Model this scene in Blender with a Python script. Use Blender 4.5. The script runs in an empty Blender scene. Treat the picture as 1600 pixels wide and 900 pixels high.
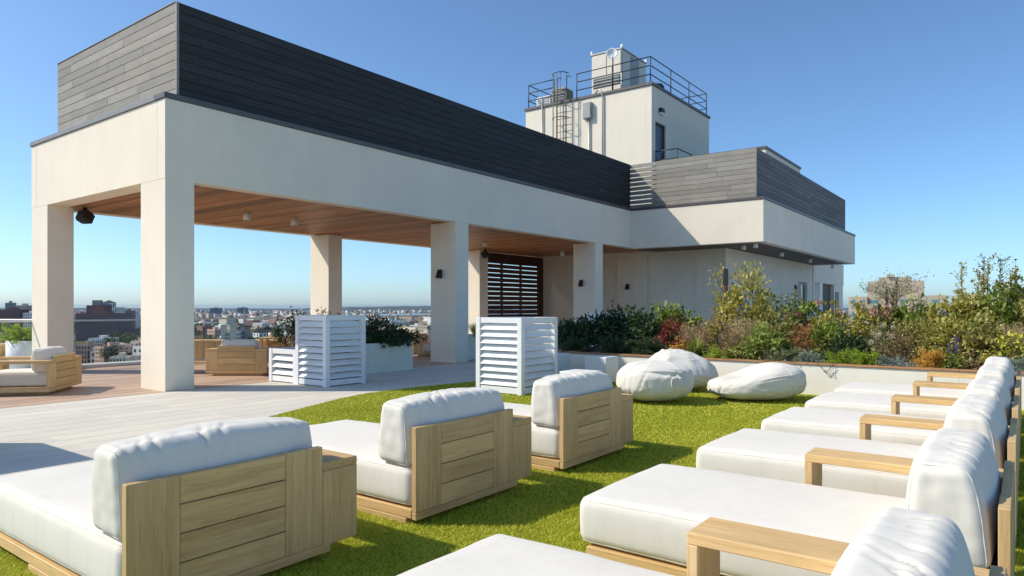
import bpy, math, random
import numpy as np
from mathutils import Vector, Matrix, noise as mnoise

SC = bpy.context.scene
COL = SC.collection
R = random.Random(7)
rad = math.radians

# ------------------------------------------------------------------ camera
EYE = 1.55
FPX, CX, CY = 1071.0, 800.0, 480.0            # photograph geometry, used only to place things on sight lines
FX, FY, RX, RY = 0.8, 0.6, 0.6, -0.8          # view direction and its right-hand side
cam_d = bpy.data.cameras.new('camera'); cam = bpy.data.objects.new('camera', cam_d); COL.objects.link(cam)
cam.location = (0, 0, EYE); cam.rotation_euler = (rad(90), 0, math.atan2(FY, FX) - rad(90))
cam_d.sensor_width = 36; cam_d.lens = 36 * FPX / 1600; cam_d.shift_y = 30 / 1600
cam_d.clip_start = 0.05; cam_d.clip_end = 60000
SC.camera = cam

# ------------------------------------------------------------------ light
SUN_EL = rad(41.5)
SUN_H = Vector((-0.61, 0.79)).normalized()
sun_vec = Vector((SUN_H.x * math.cos(SUN_EL), SUN_H.y * math.cos(SUN_EL), math.sin(SUN_EL)))
sd = bpy.data.lights.new('sun', 'SUN'); so = bpy.data.objects.new('sun', sd); COL.objects.link(so)
so.rotation_euler = sun_vec.to_track_quat('Z', 'Y').to_euler(); so.location = (0, 0, 60)
sd.energy = 2.9; sd.angle = rad(0.5); sd.color = (1.0, 0.91, 0.77)
world = bpy.data.worlds.new('World'); SC.world = world; world.use_nodes = True
wn = world.node_tree; bg = wn.nodes['Background']
sky = wn.nodes.new('ShaderNodeTexSky'); sky.sky_type = 'NISHITA'; sky.sun_disc = False
sky.sun_elevation = SUN_EL; sky.sun_rotation = math.atan2(SUN_H.x, SUN_H.y) % (2 * math.pi)
sky.altitude = 60; sky.air_density = 0.7; sky.dust_density = 0.9; sky.ozone_density = 7.0
wb_ = wn.nodes.new('ShaderNodeMix'); wb_.data_type = 'RGBA'; wb_.blend_type = 'MULTIPLY'      # one even white balance for the whole sky
wb_.inputs[0].default_value = 1.0; wb_.inputs[7].default_value = (0.95, 1.0, 0.91, 1)
wn.links.new(sky.outputs['Color'], wb_.inputs[6]); wn.links.new(wb_.outputs[2], bg.inputs['Color']); bg.inputs['Strength'].default_value = 0.14
SC.view_settings.view_transform = 'Standard'; SC.view_settings.look = 'None'
SC.view_settings.exposure = 0.65; SC.view_settings.gamma = 1.0
SC.cycles.max_bounces = 10; SC.cycles.diffuse_bounces = 6; SC.cycles.transparent_max_bounces = 16; SC.cycles.volume_bounces = 0
SC.cycles.use_denoising = True

# ------------------------------------------------------------------ materials
def nodes(name):
    m = bpy.data.materials.new(name); m.use_nodes = True
    nt = m.node_tree; return m, nt, nt.nodes['Principled BSDF']
def N(nt, t, **kw):
    n = nt.nodes.new(t)
    for k, v in kw.items():
        if k in n.inputs: n.inputs[k].default_value = v
        else: setattr(n, k, v)
    return n
def c4(c): return (c[0], c[1], c[2], 1)
def coords(nt, scale=(1, 1, 1), kind='Object', rnd=True):
    tc = N(nt, 'ShaderNodeTexCoord'); mp = N(nt, 'ShaderNodeMapping'); mp.inputs['Scale'].default_value = scale
    src = tc.outputs[kind]
    if kind == 'Geo': pass
    if rnd:
        oi = N(nt, 'ShaderNodeObjectInfo'); mul = N(nt, 'ShaderNodeVectorMath', operation='SCALE'); mul.inputs[0].default_value = (37, 53, 71)
        nt.links.new(oi.outputs['Random'], mul.inputs['Scale'])
        add = N(nt, 'ShaderNodeVectorMath', operation='ADD'); nt.links.new(src, add.inputs[0]); nt.links.new(mul.outputs[0], add.inputs[1]); src = add.outputs[0]
    nt.links.new(src, mp.inputs['Vector']); return mp.outputs['Vector']
def ramp(nt, fac, stops):
    r = N(nt, 'ShaderNodeValToRGB'); e = r.color_ramp.elements
    while len(e) < len(stops): e.new(0.5)
    for el, (p, c) in zip(e, stops): el.position = p; el.color = c4(c)
    nt.links.new(fac, r.inputs['Fac']); return r.outputs['Color']
def mixc(nt, fac, a, b, mode='MIX'):
    m = N(nt, 'ShaderNodeMix', data_type='RGBA', blend_type=mode)
    for s, v in ((0, fac), (6, a), (7, b)):
        if hasattr(v, 'is_output'): nt.links.new(v, m.inputs[s])
        else: m.inputs[s].default_value = v if s == 0 else c4(v)
    return m.outputs[2]
def bump(nt, p, h, strength, dist=0.01):
    b = N(nt, 'ShaderNodeBump', Strength=strength, Distance=dist)
    nt.links.new(h, b.inputs['Height']); nt.links.new(b.outputs[0], p.inputs['Normal'])
def rough(p, v, spec=0.35):
    p.inputs['Roughness'].default_value = v; p.inputs['Specular IOR Level'].default_value = spec

def mat_flat(name, col, r=0.6, spec=0.35, metal=0.0, var=0.06, scale=3.0):
    m, nt, p = nodes(name); v = coords(nt)
    n = N(nt, 'ShaderNodeTexNoise', Scale=scale, Detail=5.0); nt.links.new(v, n.inputs['Vector'])
    lo = [max(0, c * (1 - var)) for c in col]; hi = [min(1, c * (1 + var)) for c in col]
    nt.links.new(ramp(nt, n.outputs['Fac'], [(0.3, lo), (0.7, hi)]), p.inputs['Base Color'])
    rough(p, r, spec); p.inputs['Metallic'].default_value = metal; return m
def mat_plaster(name, col, var=0.05):
    m, nt, p = nodes(name); v = coords(nt, rnd=False)
    n = N(nt, 'ShaderNodeTexNoise', Scale=0.7, Detail=7.0, Roughness=0.62); nt.links.new(v, n.inputs['Vector'])
    v2 = coords(nt, (2.5, 2.5, 0.22), rnd=False)
    st = N(nt, 'ShaderNodeTexNoise', Scale=2.2, Detail=5.0); nt.links.new(v2, st.inputs['Vector'])
    a = ramp(nt, n.outputs['Fac'], [(0.3, [c * (1 - var) for c in col]), (0.72, [min(1, c * (1 + var)) for c in col])])
    b = ramp(nt, st.outputs['Fac'], [(0.30, (0.95, 0.945, 0.93)), (0.6, (1, 1, 1))])
    nt.links.new(mixc(nt, 0.55, a, b, 'MULTIPLY'), p.inputs['Base Color'])
    f = N(nt, 'ShaderNodeTexNoise', Scale=90.0, Detail=3.0); nt.links.new(v, f.inputs['Vector'])
    bump(nt, p, f.outputs['Fac'], 0.25, 0.004); rough(p, 0.9, 0.15); return m
def mat_wood(name, lo, mid, hi, axis, spread=0.30, grain=26.0, r=0.62):
    m, nt, p = nodes(name)
    sc = [grain, grain, grain]; sc[axis] = 1.3
    v = coords(nt, sc)
    n = N(nt, 'ShaderNodeTexNoise', Scale=1.0, Detail=6.0, Roughness=0.6, Distortion=0.12); nt.links.new(v, n.inputs['Vector'])
    base = ramp(nt, n.outputs['Fac'], [(0.28, lo), (0.5, mid), (0.74, hi)])
    sc2 = [grain * 5] * 3; sc2[axis] = 6
    v2 = coords(nt, sc2); pn = N(nt, 'ShaderNodeTexNoise', Scale=1.0, Detail=2.0); nt.links.new(v2, pn.inputs['Vector'])
    pores = ramp(nt, pn.outputs['Fac'], [(0.34, (0.80, 0.76, 0.70)), (0.48, (1, 1, 1))])
    base = mixc(nt, 0.7, base, pores, 'MULTIPLY')
    v3 = coords(nt, (1.4, 1.4, 1.4)); bn = N(nt, 'ShaderNodeTexNoise', Scale=1.6, Detail=3.0); nt.links.new(v3, bn.inputs['Vector'])
    base = mixc(nt, 0.5, base, ramp(nt, bn.outputs['Fac'], [(0.3, (0.80, 0.80, 0.82)), (0.7, (1.08, 1.05, 1.0))]), 'MULTIPLY')
    oi = N(nt, 'ShaderNodeObjectInfo'); t = ramp(nt, oi.outputs['Random'], [(0.0, [1 - spread] * 3), (0.5, (1, 0.97, 0.94)), (1.0, [1 + spread * 0.7] * 3)])
    base = mixc(nt, 1.0, base, t, 'MULTIPLY')
    nt.links.new(base, p.inputs['Base Color']); bump(nt, p, pn.outputs['Fac'], 0.2, 0.002); rough(p, r, 0.3); return m
def mat_fabric(name, col):
    m, nt, p = nodes(name); v = coords(nt)
    n = N(nt, 'ShaderNodeTexNoise', Scale=2.2, Detail=4.0); nt.links.new(v, n.inputs['Vector'])
    base = ramp(nt, n.outputs['Fac'], [(0.3, [c * 0.955 for c in col]), (0.7, col)])
    sv = coords(nt, (5, 5, 0.7)); sn = N(nt, 'ShaderNodeTexNoise', Scale=2.5, Detail=6.0, Roughness=0.65); nt.links.new(sv, sn.inputs['Vector'])
    base = mixc(nt, 0.6, base, ramp(nt, sn.outputs['Fac'], [(0.25, (0.90, 0.885, 0.85)), (0.52, (1, 1, 1))]), 'MULTIPLY')
    nt.links.new(base, p.inputs['Base Color'])
    w = N(nt, 'ShaderNodeTexNoise', Scale=420.0, Detail=1.0); nt.links.new(v, w.inputs['Vector'])
    bump(nt, p, w.outputs['Fac'], 0.25, 0.0015); rough(p, 0.92, 0.12)
    p.inputs['Sheen Weight'].default_value = 0.12; return m
def mat_leaf(name, a, b, c, trans=0.32):
    m, nt, p = nodes(name)
    at = N(nt, 'ShaderNodeAttribute', attribute_name='tint')
    col = ramp(nt, at.outputs['Fac'], [(0.05, a), (0.5, b), (0.95, c)])
    nt.links.new(col, p.inputs['Base Color']); rough(p, 0.55, 0.3)
    tr = N(nt, 'ShaderNodeBsdfTranslucent'); nt.links.new(col, tr.inputs['Color'])
    mx = N(nt, 'ShaderNodeMixShader'); mx.inputs[0].default_value = trans
    nt.links.new(p.outputs[0], mx.inputs[1]); nt.links.new(tr.outputs[0], mx.inputs[2])
    nt.links.new(mx.outputs[0], nt.nodes['Material Output'].inputs['Surface']); return m
def mat_glass(name):
    m, nt, p = nodes(name)
    p.inputs['Base Color'].default_value = (0.93, 0.97, 0.95, 1); p.inputs['Roughness'].default_value = 0.02
    tr = N(nt, 'ShaderNodeBsdfTransparent'); tr.inputs['Color'].default_value = (0.965, 0.98, 0.975, 1)
    gl = N(nt, 'ShaderNodeBsdfGlossy'); gl.inputs['Roughness'].default_value = 0.03
    lw = N(nt, 'ShaderNodeFresnel', IOR=1.45); mx = N(nt, 'ShaderNodeMixShader')
    ge = N(nt, 'ShaderNodeNewGeometry'); iv = N(nt, 'ShaderNodeMath', operation='SUBTRACT'); iv.inputs[0].default_value = 1.0; nt.links.new(ge.outputs['Backfacing'], iv.inputs[1]); fm = N(nt, 'ShaderNodeMath', operation='MULTIPLY'); nt.links.new(lw.outputs[0], fm.inputs[0]); nt.links.new(iv.outputs[0], fm.inputs[1])
    nt.links.new(fm.outputs[0], mx.inputs[0]); nt.links.new(tr.outputs[0], mx.inputs[1]); nt.links.new(gl.outputs[0], mx.inputs[2])
    nt.links.new(mx.outputs[0], nt.nodes['Material Output'].inputs['Surface']); return m

M = {}
M['plaster'] = mat_plaster('plaster', (0.82, 0.75, 0.62))
M['plaster_cream'] = mat_plaster('cream_stucco', (0.84, 0.80, 0.72), 0.03)
M['clad'] = mat_wood('grey_composite', (0.27, 0.26, 0.235), (0.31, 0.295, 0.265), (0.35, 0.335, 0.30), 1, 0.16, 30, 0.7)
M['clad_shade_x'] = mat_wood('grey_composite_shaded', (0.12, 0.12, 0.12), (0.16, 0.16, 0.16), (0.20, 0.20, 0.20), 0, 0.22, 30, 0.7)  # darker copy of the grey boards; the wing side's shade is in the colour
M['clad_shade'] = mat_wood('shaded_dark_composite', (0.030, 0.032, 0.036), (0.042, 0.044, 0.048), (0.052, 0.054, 0.058), 0, 0.16, 30, 0.75)  # long-face boards, darkened in the colour to carry the shade on that side
M['trim'] = mat_flat('bronze_flashing', (0.11, 0.10, 0.095), 0.45, 0.5, 0.3)
M['trim_grey'] = mat_flat('grey_flashing', (0.23, 0.225, 0.22), 0.5, 0.4, 0.2)
M['teak_x'] = mat_wood('teak_x', (0.52, 0.345, 0.155), (0.64, 0.445, 0.215), (0.72, 0.53, 0.275), 0, 0.16)
M['teak_y'] = mat_wood('teak_y', (0.52, 0.345, 0.15), (0.63, 0.43, 0.20), (0.71, 0.51, 0.26), 1, 0.14)
M['teak_z'] = mat_wood('teak_z', (0.51, 0.34, 0.155), (0.62, 0.435, 0.215), (0.70, 0.52, 0.275), 2, 0.15)
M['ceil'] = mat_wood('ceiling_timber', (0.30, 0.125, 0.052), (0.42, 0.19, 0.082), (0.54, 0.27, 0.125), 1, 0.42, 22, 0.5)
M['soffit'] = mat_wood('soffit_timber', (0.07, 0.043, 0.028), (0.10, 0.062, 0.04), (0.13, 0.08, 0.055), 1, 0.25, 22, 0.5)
M['deck'] = mat_wood('deck_timber', (0.42, 0.29, 0.20), (0.53, 0.385, 0.28), (0.62, 0.47, 0.355), 0, 0.26, 22, 0.6)
M['darkslat'] = mat_wood('dark_slat_timber', (0.06, 0.024, 0.014), (0.09, 0.037, 0.021), (0.13, 0.055, 0.031), 0, 0.3, 22, 0.5)
M['fabric'] = mat_fabric('white_canvas', (0.745, 0.71, 0.635))
M['bean'] = mat_fabric('beanbag_canvas', (0.74, 0.705, 0.635))
M['white'] = mat_flat('white_paint', (0.80, 0.81, 0.82), 0.42, 0.4, 0, 0.025)
M['planter_white'] = mat_flat('planter_paint', (0.76, 0.77, 0.63), 0.6, 0.3, 0, 0.04, 1.5)
M['black'] = mat_flat('black_metal', (0.018, 0.018, 0.02), 0.4, 0.4)
M['rail'] = mat_flat('dark_rail', (0.045, 0.05, 0.06), 0.45, 0.5, 0.4)
M['galv'] = mat_flat('galvanised', (0.42, 0.42, 0.41), 0.45, 0.5, 0.6, 0.12)
M['galv_dark'] = mat_flat('weathered_steel', (0.13, 0.11, 0.10), 0.5, 0.5, 0.4, 0.12)
M['hvac'] = mat_flat('cream_sheet_metal', (0.70, 0.645, 0.54), 0.5, 0.4, 0, 0.05)
M['hvac_grey'] = mat_flat('unit_grey', (0.36, 0.36, 0.35), 0.5, 0.4, 0, 0.08)
M['grille'] = mat_flat('unit_grille', (0.06, 0.09, 0.085), 0.5, 0.4, 0, 0.2, 8)
M['door'] = mat_flat('slate_door', (0.085, 0.105, 0.14), 0.45, 0.45)
M['glassdark'] = mat_flat('dark_glass', (0.03, 0.04, 0.05), 0.08, 0.8)
M['glass'] = mat_glass('clear_glass')
M['alu'] = mat_flat('aluminium', (0.55, 0.55, 0.54), 0.4, 0.5, 0.6, 0.05)
M['soil'] = mat_flat('bark_mulch', (0.045, 0.026, 0.016), 0.95, 0.1, 0, 0.6, 30)
M['cap'] = mat_wood('planter_cap', (0.30, 0.15, 0.075), (0.42, 0.22, 0.11), (0.5, 0.28, 0.15), 1, 0.1)
M['bark'] = mat_flat('bark', (0.17, 0.115, 0.07), 0.9, 0.1, 0, 0.4, 40)
M['darkinside'] = mat_flat('roof_membrane', (0.16, 0.16, 0.16), 0.9, 0.1)
M['lampglass'] = mat_flat('lamp_opal', (0.75, 0.74, 0.70), 0.4, 0.4)

def mat_paver():
    m, nt, p = nodes('porcelain_paver'); v = coords(nt, (1.2, 9, 6))
    n = N(nt, 'ShaderNodeTexNoise', Scale=2.0, Detail=5.0); nt.links.new(v, n.inputs['Vector'])
    b = ramp(nt, n.outputs['Fac'], [(0.3, (0.62, 0.58, 0.50)), (0.7, (0.70, 0.66, 0.575))])
    oi = N(nt, 'ShaderNodeObjectInfo')
    nt.links.new(mixc(nt, 1.0, b, ramp(nt, oi.outputs['Random'], [(0, (0.91, 0.91, 0.92)), (1, (1.04, 1.03, 1.0))]), 'MULTIPLY'), p.inputs['Base Color'])
    rough(p, 0.75, 0.25); return m
M['paver'] = mat_paver()
M['joint'] = mat_flat('paving_joint', (0.24, 0.23, 0.215), 0.9, 0.1)
def mat_turf():
    m, nt, p = nodes('turf_base'); v = coords(nt, rnd=False)
    n = N(nt, 'ShaderNodeTexNoise', Scale=1.1, Detail=4.0); nt.links.new(v, n.inputs['Vector'])
    f = N(nt, 'ShaderNodeTexNoise', Scale=160.0, Detail=2.0); nt.links.new(v, f.inputs['Vector'])
    a = ramp(nt, n.outputs['Fac'], [(0.3, (0.20, 0.235, 0.018)), (0.7, (0.28, 0.31, 0.028))])
    nt.links.new(mixc(nt, 0.8, a, ramp(nt, f.outputs['Fac'], [(0.35, (0.45, 0.5, 0.4)), (0.65, (1.15, 1.1, 1.1))]), 'MULTIPLY'), p.inputs['Base Color'])
    rough(p, 0.9, 0.1); bump(nt, p, f.outputs['Fac'], 0.6, 0.02); return m
M['turf'] = mat_turf()
M['blade'] = mat_leaf('turf_blade', (0.38, 0.42, 0.025), (0.60, 0.61, 0.045), (0.78, 0.74, 0.14), 0.28)

# ------------------------------------------------------------------ mesh helpers
class MB:
    def __init__(s): s.v = []; s.f = []; s.sm = []
    def add(s, vs, fs, smooth=False):
        o = len(s.v); s.v += [tuple(v) for v in vs]; s.f += [tuple(i + o for i in f) for f in fs]; s.sm += [smooth] * len(fs); return s
    def box(s, a, b, ch=0.0, rot=None, piv=None):
        x0, y0, z0 = a; x1, y1, z1 = b
        c = min(ch, 0.45 * min(x1 - x0, y1 - y0, z1 - z0))
        if c <= 0:
            vs = [(x, y, z) for z in (z0, z1) for y in (y0, y1) for x in (x0, x1)]
            fs = [(0, 2, 3, 1), (4, 5, 7, 6), (0, 1, 5, 4), (2, 6, 7, 3), (0, 4, 6, 2), (1, 3, 7, 5)]
        else:
            vs = []; idx = {}
            for iz, z in enumerate((z0, z1)):
                for iy, y in enumerate((y0, y1)):
                    for ix, x in enumerate((x0, x1)):
                        sx, sy, sz = 1 - 2 * ix, 1 - 2 * iy, 1 - 2 * iz
                        for ax in range(3):
                            q = [x + sx * c, y + sy * c, z + sz * c]; q[ax] = (x, y, z)[ax]
                            idx[(ix, iy, iz, ax)] = len(vs); vs.append(tuple(q))
            I = lambda x, y, z, a: idx[(x, y, z, a)]
            fs = [(I(0,0,0,2), I(0,1,0,2), I(1,1,0,2), I(1,0,0,2)), (I(0,0,1,2), I(1,0,1,2), I(1,1,1,2), I(0,1,1,2)),
                  (I(0,0,0,1), I(1,0,0,1), I(1,0,1,1), I(0,0,1,1)), (I(0,1,0,1), I(0,1,1,1), I(1,1,1,1), I(1,1,0,1)),
                  (I(0,0,0,0), I(0,0,1,0), I(0,1,1,0), I(0,1,0,0)), (I(1,0,0,0), I(1,1,0,0), I(1,1,1,0), I(1,0,1,0))]
            for a_ in (0, 1):
                for b_ in (0, 1):
                    e = [(I(0,a_,b_,1), I(1,a_,b_,1), I(1,a_,b_,2), I(0,a_,b_,2)), (I(a_,0,b_,0), I(a_,1,b_,0), I(a_,1,b_,2), I(a_,0,b_,2)), (I(a_,b_,0,0), I(a_,b_,1,0), I(a_,b_,1,1), I(a_,b_,0,1))]
                    fl = [a_ == b_, a_ != b_, a_ == b_]
                    for q, w in zip(e, fl): fs.append(q if w else q[::-1])
            for iz in (0, 1):
                for iy in (0, 1):
                    for ix in (0, 1):
                        t = (I(ix,iy,iz,0), I(ix,iy,iz,1), I(ix,iy,iz,2)); fs.append(t if (ix + iy + iz) % 2 else t[::-1])
        if rot is not None:
            pv = Vector(piv if piv else ((x0+x1)/2, (y0+y1)/2, (z0+z1)/2))
            vs = [tuple(pv + rot @ (Vector(v) - pv)) for v in vs]
        return s.add(vs, fs)
    def tube(s, pts, r, n=6, closed=False, cap=True):
        pts = [Vector(p) for p in pts]; rr = r if isinstance(r, (list, tuple)) else [r] * len(pts)
        vs = []; k = len(pts); up = None
        for i, p in enumerate(pts):
            if closed: t = pts[(i + 1) % k] - pts[i - 1]
            else: t = pts[min(i + 1, k - 1)] - pts[max(i - 1, 0)]
            t.normalize()
            if up is None: up = Vector((0, 0, 1)) if abs(t.z) < 0.9 else Vector((1, 0, 0))
            a = t.cross(up)
            if a.length < 1e-5: a = t.cross(Vector((1, 0.3, 0)))
            a.normalize(); b = a.cross(t).normalized(); up = b
            for j in range(n):
                w = 2 * math.pi * j / n; vs.append(p + (a * math.cos(w) + b * math.sin(w)) * rr[i])
        fs = []
        for i in range(k if closed else k - 1):
            for j in range(n):
                q = (i + 1) % k; fs.append((i*n + j, i*n + (j+1) % n, q*n + (j+1) % n, q*n + j))
        s.add(vs, fs, n > 4)
        if cap and not closed:
            o = len(s.v) - k * n
            s.f += [tuple(o + j for j in range(n))[::-1], tuple(o + (k-1)*n + j for j in range(n))]; s.sm += [False, False]
        return s
    def lathe(s, prof, c=(0, 0, 0), n=16):
        vs = [(c[0] + r * math.cos(2*math.pi*j/n), c[1] + r * math.sin(2*math.pi*j/n), c[2] + z) for r, z in prof for j in range(n)]
        fs = [(i*n + j, i*n + (j+1) % n, (i+1)*n + (j+1) % n, (i+1)*n + j) for i in range(len(prof)-1) for j in range(n)]
        return s.add(vs, fs, True)
    def mesh(s, name, mat):
        me = bpy.data.meshes.new(name); me.from_pydata(s.v, [], s.f)
        if any(s.sm): me.polygons.foreach_set('use_smooth', s.sm)
        me.materials.append(mat); me.update(); return me
    def build(s, name, mat, parent=None, loc=(0, 0, 0)): return obj(name, s.mesh(name, mat), parent, loc)

def obj(name, me, parent=None, loc=(0, 0, 0), rz=0.0):
    o = bpy.data.objects.new(name, me); COL.objects.link(o); o.location = loc; o.rotation_euler = (0, 0, rz)
    if parent: o.parent = parent
    return o
def tag(o, label=None, cat=None, group=None, kind=None):
    for k, v in (('label', label), ('category', cat), ('group', group), ('kind', kind)):
        if v: o[k] = v
    return o
def thing(name, label, cat, loc=(0, 0, 0), rz=0.0, group=None):
    return tag(obj(name, None, None, loc, rz), label, cat, group)
def copy_tree(o, parent=None):
    c = o.copy(); COL.objects.link(c)
    if parent: c.parent = parent
    for ch in list(o.children): copy_tree(ch, c)
    return c
def dup(o, label, loc, rz=None, group=None):
    c = copy_tree(o); c['label'] = label; c.location = loc
    if rz is not None: c.rotation_euler = (0, 0, rz)
    if group: c['group'] = group
    return c
def bx(name, a, b, mat, parent=None, ch=0.0): return MB().box(a, b, ch).build(name, mat, parent)
def ray(px, D, py=None):          # world point on the sight line of a photo column at depth D
    u = (px - CX) / FPX
    return (D * (FX + RX * u), D * (FY + RY * u), None if py is None else EYE - (py - CY) / FPX * D)
def ray_x(px, x): u = (px - CX) / FPX; D = x / (FX + RX * u); return D, D * (FY + RY * u)
def pix(x, y): D = x*FX + y*FY; return CX + FPX * (x*RX + y*RY) / D, D
def nz(x, y, z, s=0): return mnoise.noise(Vector((x + s * 13.7, y + s * 7.3, z + s * 3.1)))

# ------------------------------------------------------------------ setting: ground, terrace, paving, deck, lawn
GZ = -40.0
def polysheet(name, pts, z, mat, kind='structure'):
    me = bpy.data.meshes.new(name); me.from_pydata([(x, y, z) for x, y in pts], [], [tuple(range(len(pts)))]); me.materials.append(mat)
    return tag(obj(name, me), kind=kind)
tag(bx('terrace', (-14, -14, -39.9), (54, 21.5, -0.06), mat_flat('pale_concrete', (0.52, 0.50, 0.46), 0.9, 0.1)), kind='structure')

LAWN = [(-1.6, -2.4), (12.82, -2.4), (12.82, 8.6), (12.0, 8.9), (10.9, 9.17), (9.6, 9.42), (8.3, 9.46), (7.6, 9.3), (6.9, 9.03), (5.9, 8.62), (4.89, 8.2), (3.9, 7.75), (2.9, 7.3), (1.5, 6.9), (-1.6, 6.7)]
def inside(p, poly):
    x, y = p; c = False; n = len(poly)
    for i in range(n):
        (x1, y1), (x2, y2) = poly[i], poly[i - 1]
        if (y1 > y) != (y2 > y) and x < (x2 - x1) * (y - y1) / (y2 - y1) + x1: c = not c
    return c
polysheet('lawn', LAWN, 0.008, M['turf'])

PX_, PY_ = 1.07, 0.40
paving = tag(bx('paving', (-6, 6.0, -0.055), (26, 12.56, -0.03), M['joint']), kind='structure')
pm = MB().box((0.002, 0.004, -0.03), (PX_ - 0.002, PY_ - 0.004, 0), 0.002).mesh('paver', M['paver'])
pm_big = MB()
for i in range(-3, 20):
    for j in range(16):
        x0 = 0.02 + i * PX_; y0 = 12.56 - (j + 1) * PY_
        cs = [(x0, y0), (x0 + PX_, y0), (x0, y0 + PY_), (x0 + PX_, y0 + PY_)]
        if all(inside(c, LAWN) for c in cs) or y0 < 6.1: continue
        px, D = pix(x0 + PX_/2, y0 + PY_/2)
        if (px > -120 and D > 2 and x0 < 15.5): obj('paver', pm, paving, (x0, y0, 0))
        else: pm_big.box((x0 + 0.004, y0 + 0.004, -0.03), (x0 + PX_ - 0.004, y0 + PY_ - 0.004, 0), 0.002)
o = pm_big.build('paver_field', M['paver'], paving); o['kind'] = 'stuff'

deck = tag(bx('wood_deck', (-8, 12.57, -0.05), (27, 19.3, -0.03), M['darkinside']), kind='structure')
dm = MB().box((-8, 0.003, -0.03), (27, 0.137, 0.0), 0.003).mesh('deck_board', M['deck'])
k = 0
y = 12.575
while y < 19.2:
    obj('deck_board', dm, deck, ((k * 0.37) % 1.0, y, 0)); y += 0.14; k += 1

# ------------------------------------------------------------------ the building with the open pavilion
FAC, BACK, X0, XW = 12.636, 19.1, 6.243, 24.84     # facade, rear edge, near end, wing face
ZC, ZF = 3.92, 5.40                                 # underside and top of fascia
bld = thing('pavilion_building', 'white plaster rooftop pavilion with open columns, timber ceiling and dark boarded roof screen', 'building')
def col(x, y, w=0.55, d=0.95): bx('column', (x, y, -0.02), (x + w, y + d, ZC + 0.003), M['plaster'], bld, 0.006)
for x in (X0 + 0.004, 14.25, 21.95): col(x, FAC + 0.004); col(x, 18.14)
# fascia ring beams
bx('fascia', (X0, FAC, ZC), (XW + 0.3, FAC + 0.30, ZF), M['plaster'], bld, 0.008)
bx('fascia', (X0 + 0.002, FAC + 0.302, ZC + 0.002), (X0 + 0.45, BACK - 0.302, ZF - 0.002), M['plaster'], bld, 0.004)
bx('fascia', (X0 + 0.001, BACK - 0.30, ZC + 0.001), (40, BACK, ZF - 0.001), M['plaster'], bld, 0.008)
# ceiling boards
ceil = bx('ceiling', (X0 + 0.46, FAC + 0.31, ZC + 0.05), (27.0, BACK - 0.31, ZC + 0.12), M['darkinside'], bld)
L = BACK - 0.31 - FAC - 0.31
cmesh = MB().box((0.003, 0, 0), (0.147, L, 0.03), 0.004).mesh('ceiling_board', M['ceil'])
x = X0 + 0.46
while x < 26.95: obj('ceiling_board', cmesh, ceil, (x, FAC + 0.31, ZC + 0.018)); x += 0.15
bx('roof', (X0 + 0.3, FAC + 0.35, ZF - 0.25), (40, BACK - 0.1, ZF - 0.1), M['darkinside'], bld)
# flashing
bx('flashing', (X0 - 0.03, FAC - 0.03, ZF + 0.003), (XW + 0.02, FAC + 0.36, ZF + 0.10), M['trim'], bld, 0.004)
bx('flashing', (X0 - 0.03, FAC + 0.362, ZF + 0.003), (X0 + 0.5, BACK + 0.03, ZF + 0.10), M['trim_grey'], bld, 0.004)
# boarded roof screens
ZS0, ZS1, NB = ZF + 0.115, 7.33, 10
BH = (ZS1 - ZS0) / NB
def screen(name, axis, fixed, a0, a1, mat, outward, gap=0.007, holes=None, mean=2.6, seed=1):
    rr = random.Random(seed)
    lo = [0, 0, 0]; hi = [0, 0, 0]; o = 1 - axis
    lo[axis], hi[axis] = a0 + 0.02, (holes if holes else a1) - 0.02
    lo[o], hi[o] = sorted((fixed - outward * 0.03, fixed - outward * 0.07)); lo[2], hi[2] = ZS0 + 0.01, ZS1 - 0.01
    s = bx(name, lo, hi, M['darkinside'], bld)
    for r_ in range(NB):
        p = a0; p2 = a0 + rr.uniform(0.8, mean)
        while p < a1 - 0.01:
            q = min(p2, a1)
            if a1 - q < 0.5: q = a1
            g = 0.024 if holes and q > holes else gap
            if holes and p < holes < q and q == a1: pass
            l = [0, 0, 0]; h = [0, 0, 0]
            l[axis], h[axis] = p + 0.0015, q - 0.0015
            j = rr.uniform(0, 0.003)
            l[o], h[o] = sorted((fixed + outward * j, fixed - outward * 0.026))
            l[2], h[2] = ZS0 + r_ * BH + g, ZS0 + (r_ + 1) * BH - g * 0.3
            bx('board', l, h, mat, s, 0.003)
            p = q; p2 = q + rr.uniform(mean * 0.6, mean * 1.4)
    return s
SX, SY, SXW, SYW = 6.57, 12.85, 25.14, 7.81
bx('corner_trim', (SX - 0.012, SY - 0.012, ZS0), (SX + 0.035, SY + 0.035, ZS1 + 0.004), M['clad'], bld)
screen('roof_screen', 0, SY, SX + 0.037, 25.138, M['clad_shade'], -1, mean=3.4, seed=3)
# open-jointed stretch of the wing screen beside the corner: the sunlit tower shows through its gaps
op = bx('roof_screen', (SXW + 0.08, SY - 1.12, ZS0), (SXW + 0.13, SY - 1.06, ZS1), M['clad_shade'], bld)
for r_ in range(NB): bx('board', (SXW, SY - 1.128, ZS0 + r_*BH + 0.016), (SXW + 0.028, SY + 0.02, ZS0 + (r_ + 1)*BH - 0.016), M['clad'], op, 0.003)
screen('roof_screen', 1, SX, SY + 0.037, 18.46, M['clad'], -1, mean=2.2, seed=5)
screen('roof_screen', 1, SXW, SYW + 0.03, SY - 1.13, M['clad'], -1, mean=1.9, seed=8)
screen('roof_screen', 0, SYW, SXW + 0.03, 40.4, M['clad_shade_x'], -1, mean=2.8, seed=9)
bx('corner_trim', (SXW - 0.01, SYW - 0.01, ZS0), (SXW + 0.028, SYW + 0.028, ZS1 + 0.003), M['clad'], bld)
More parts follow.
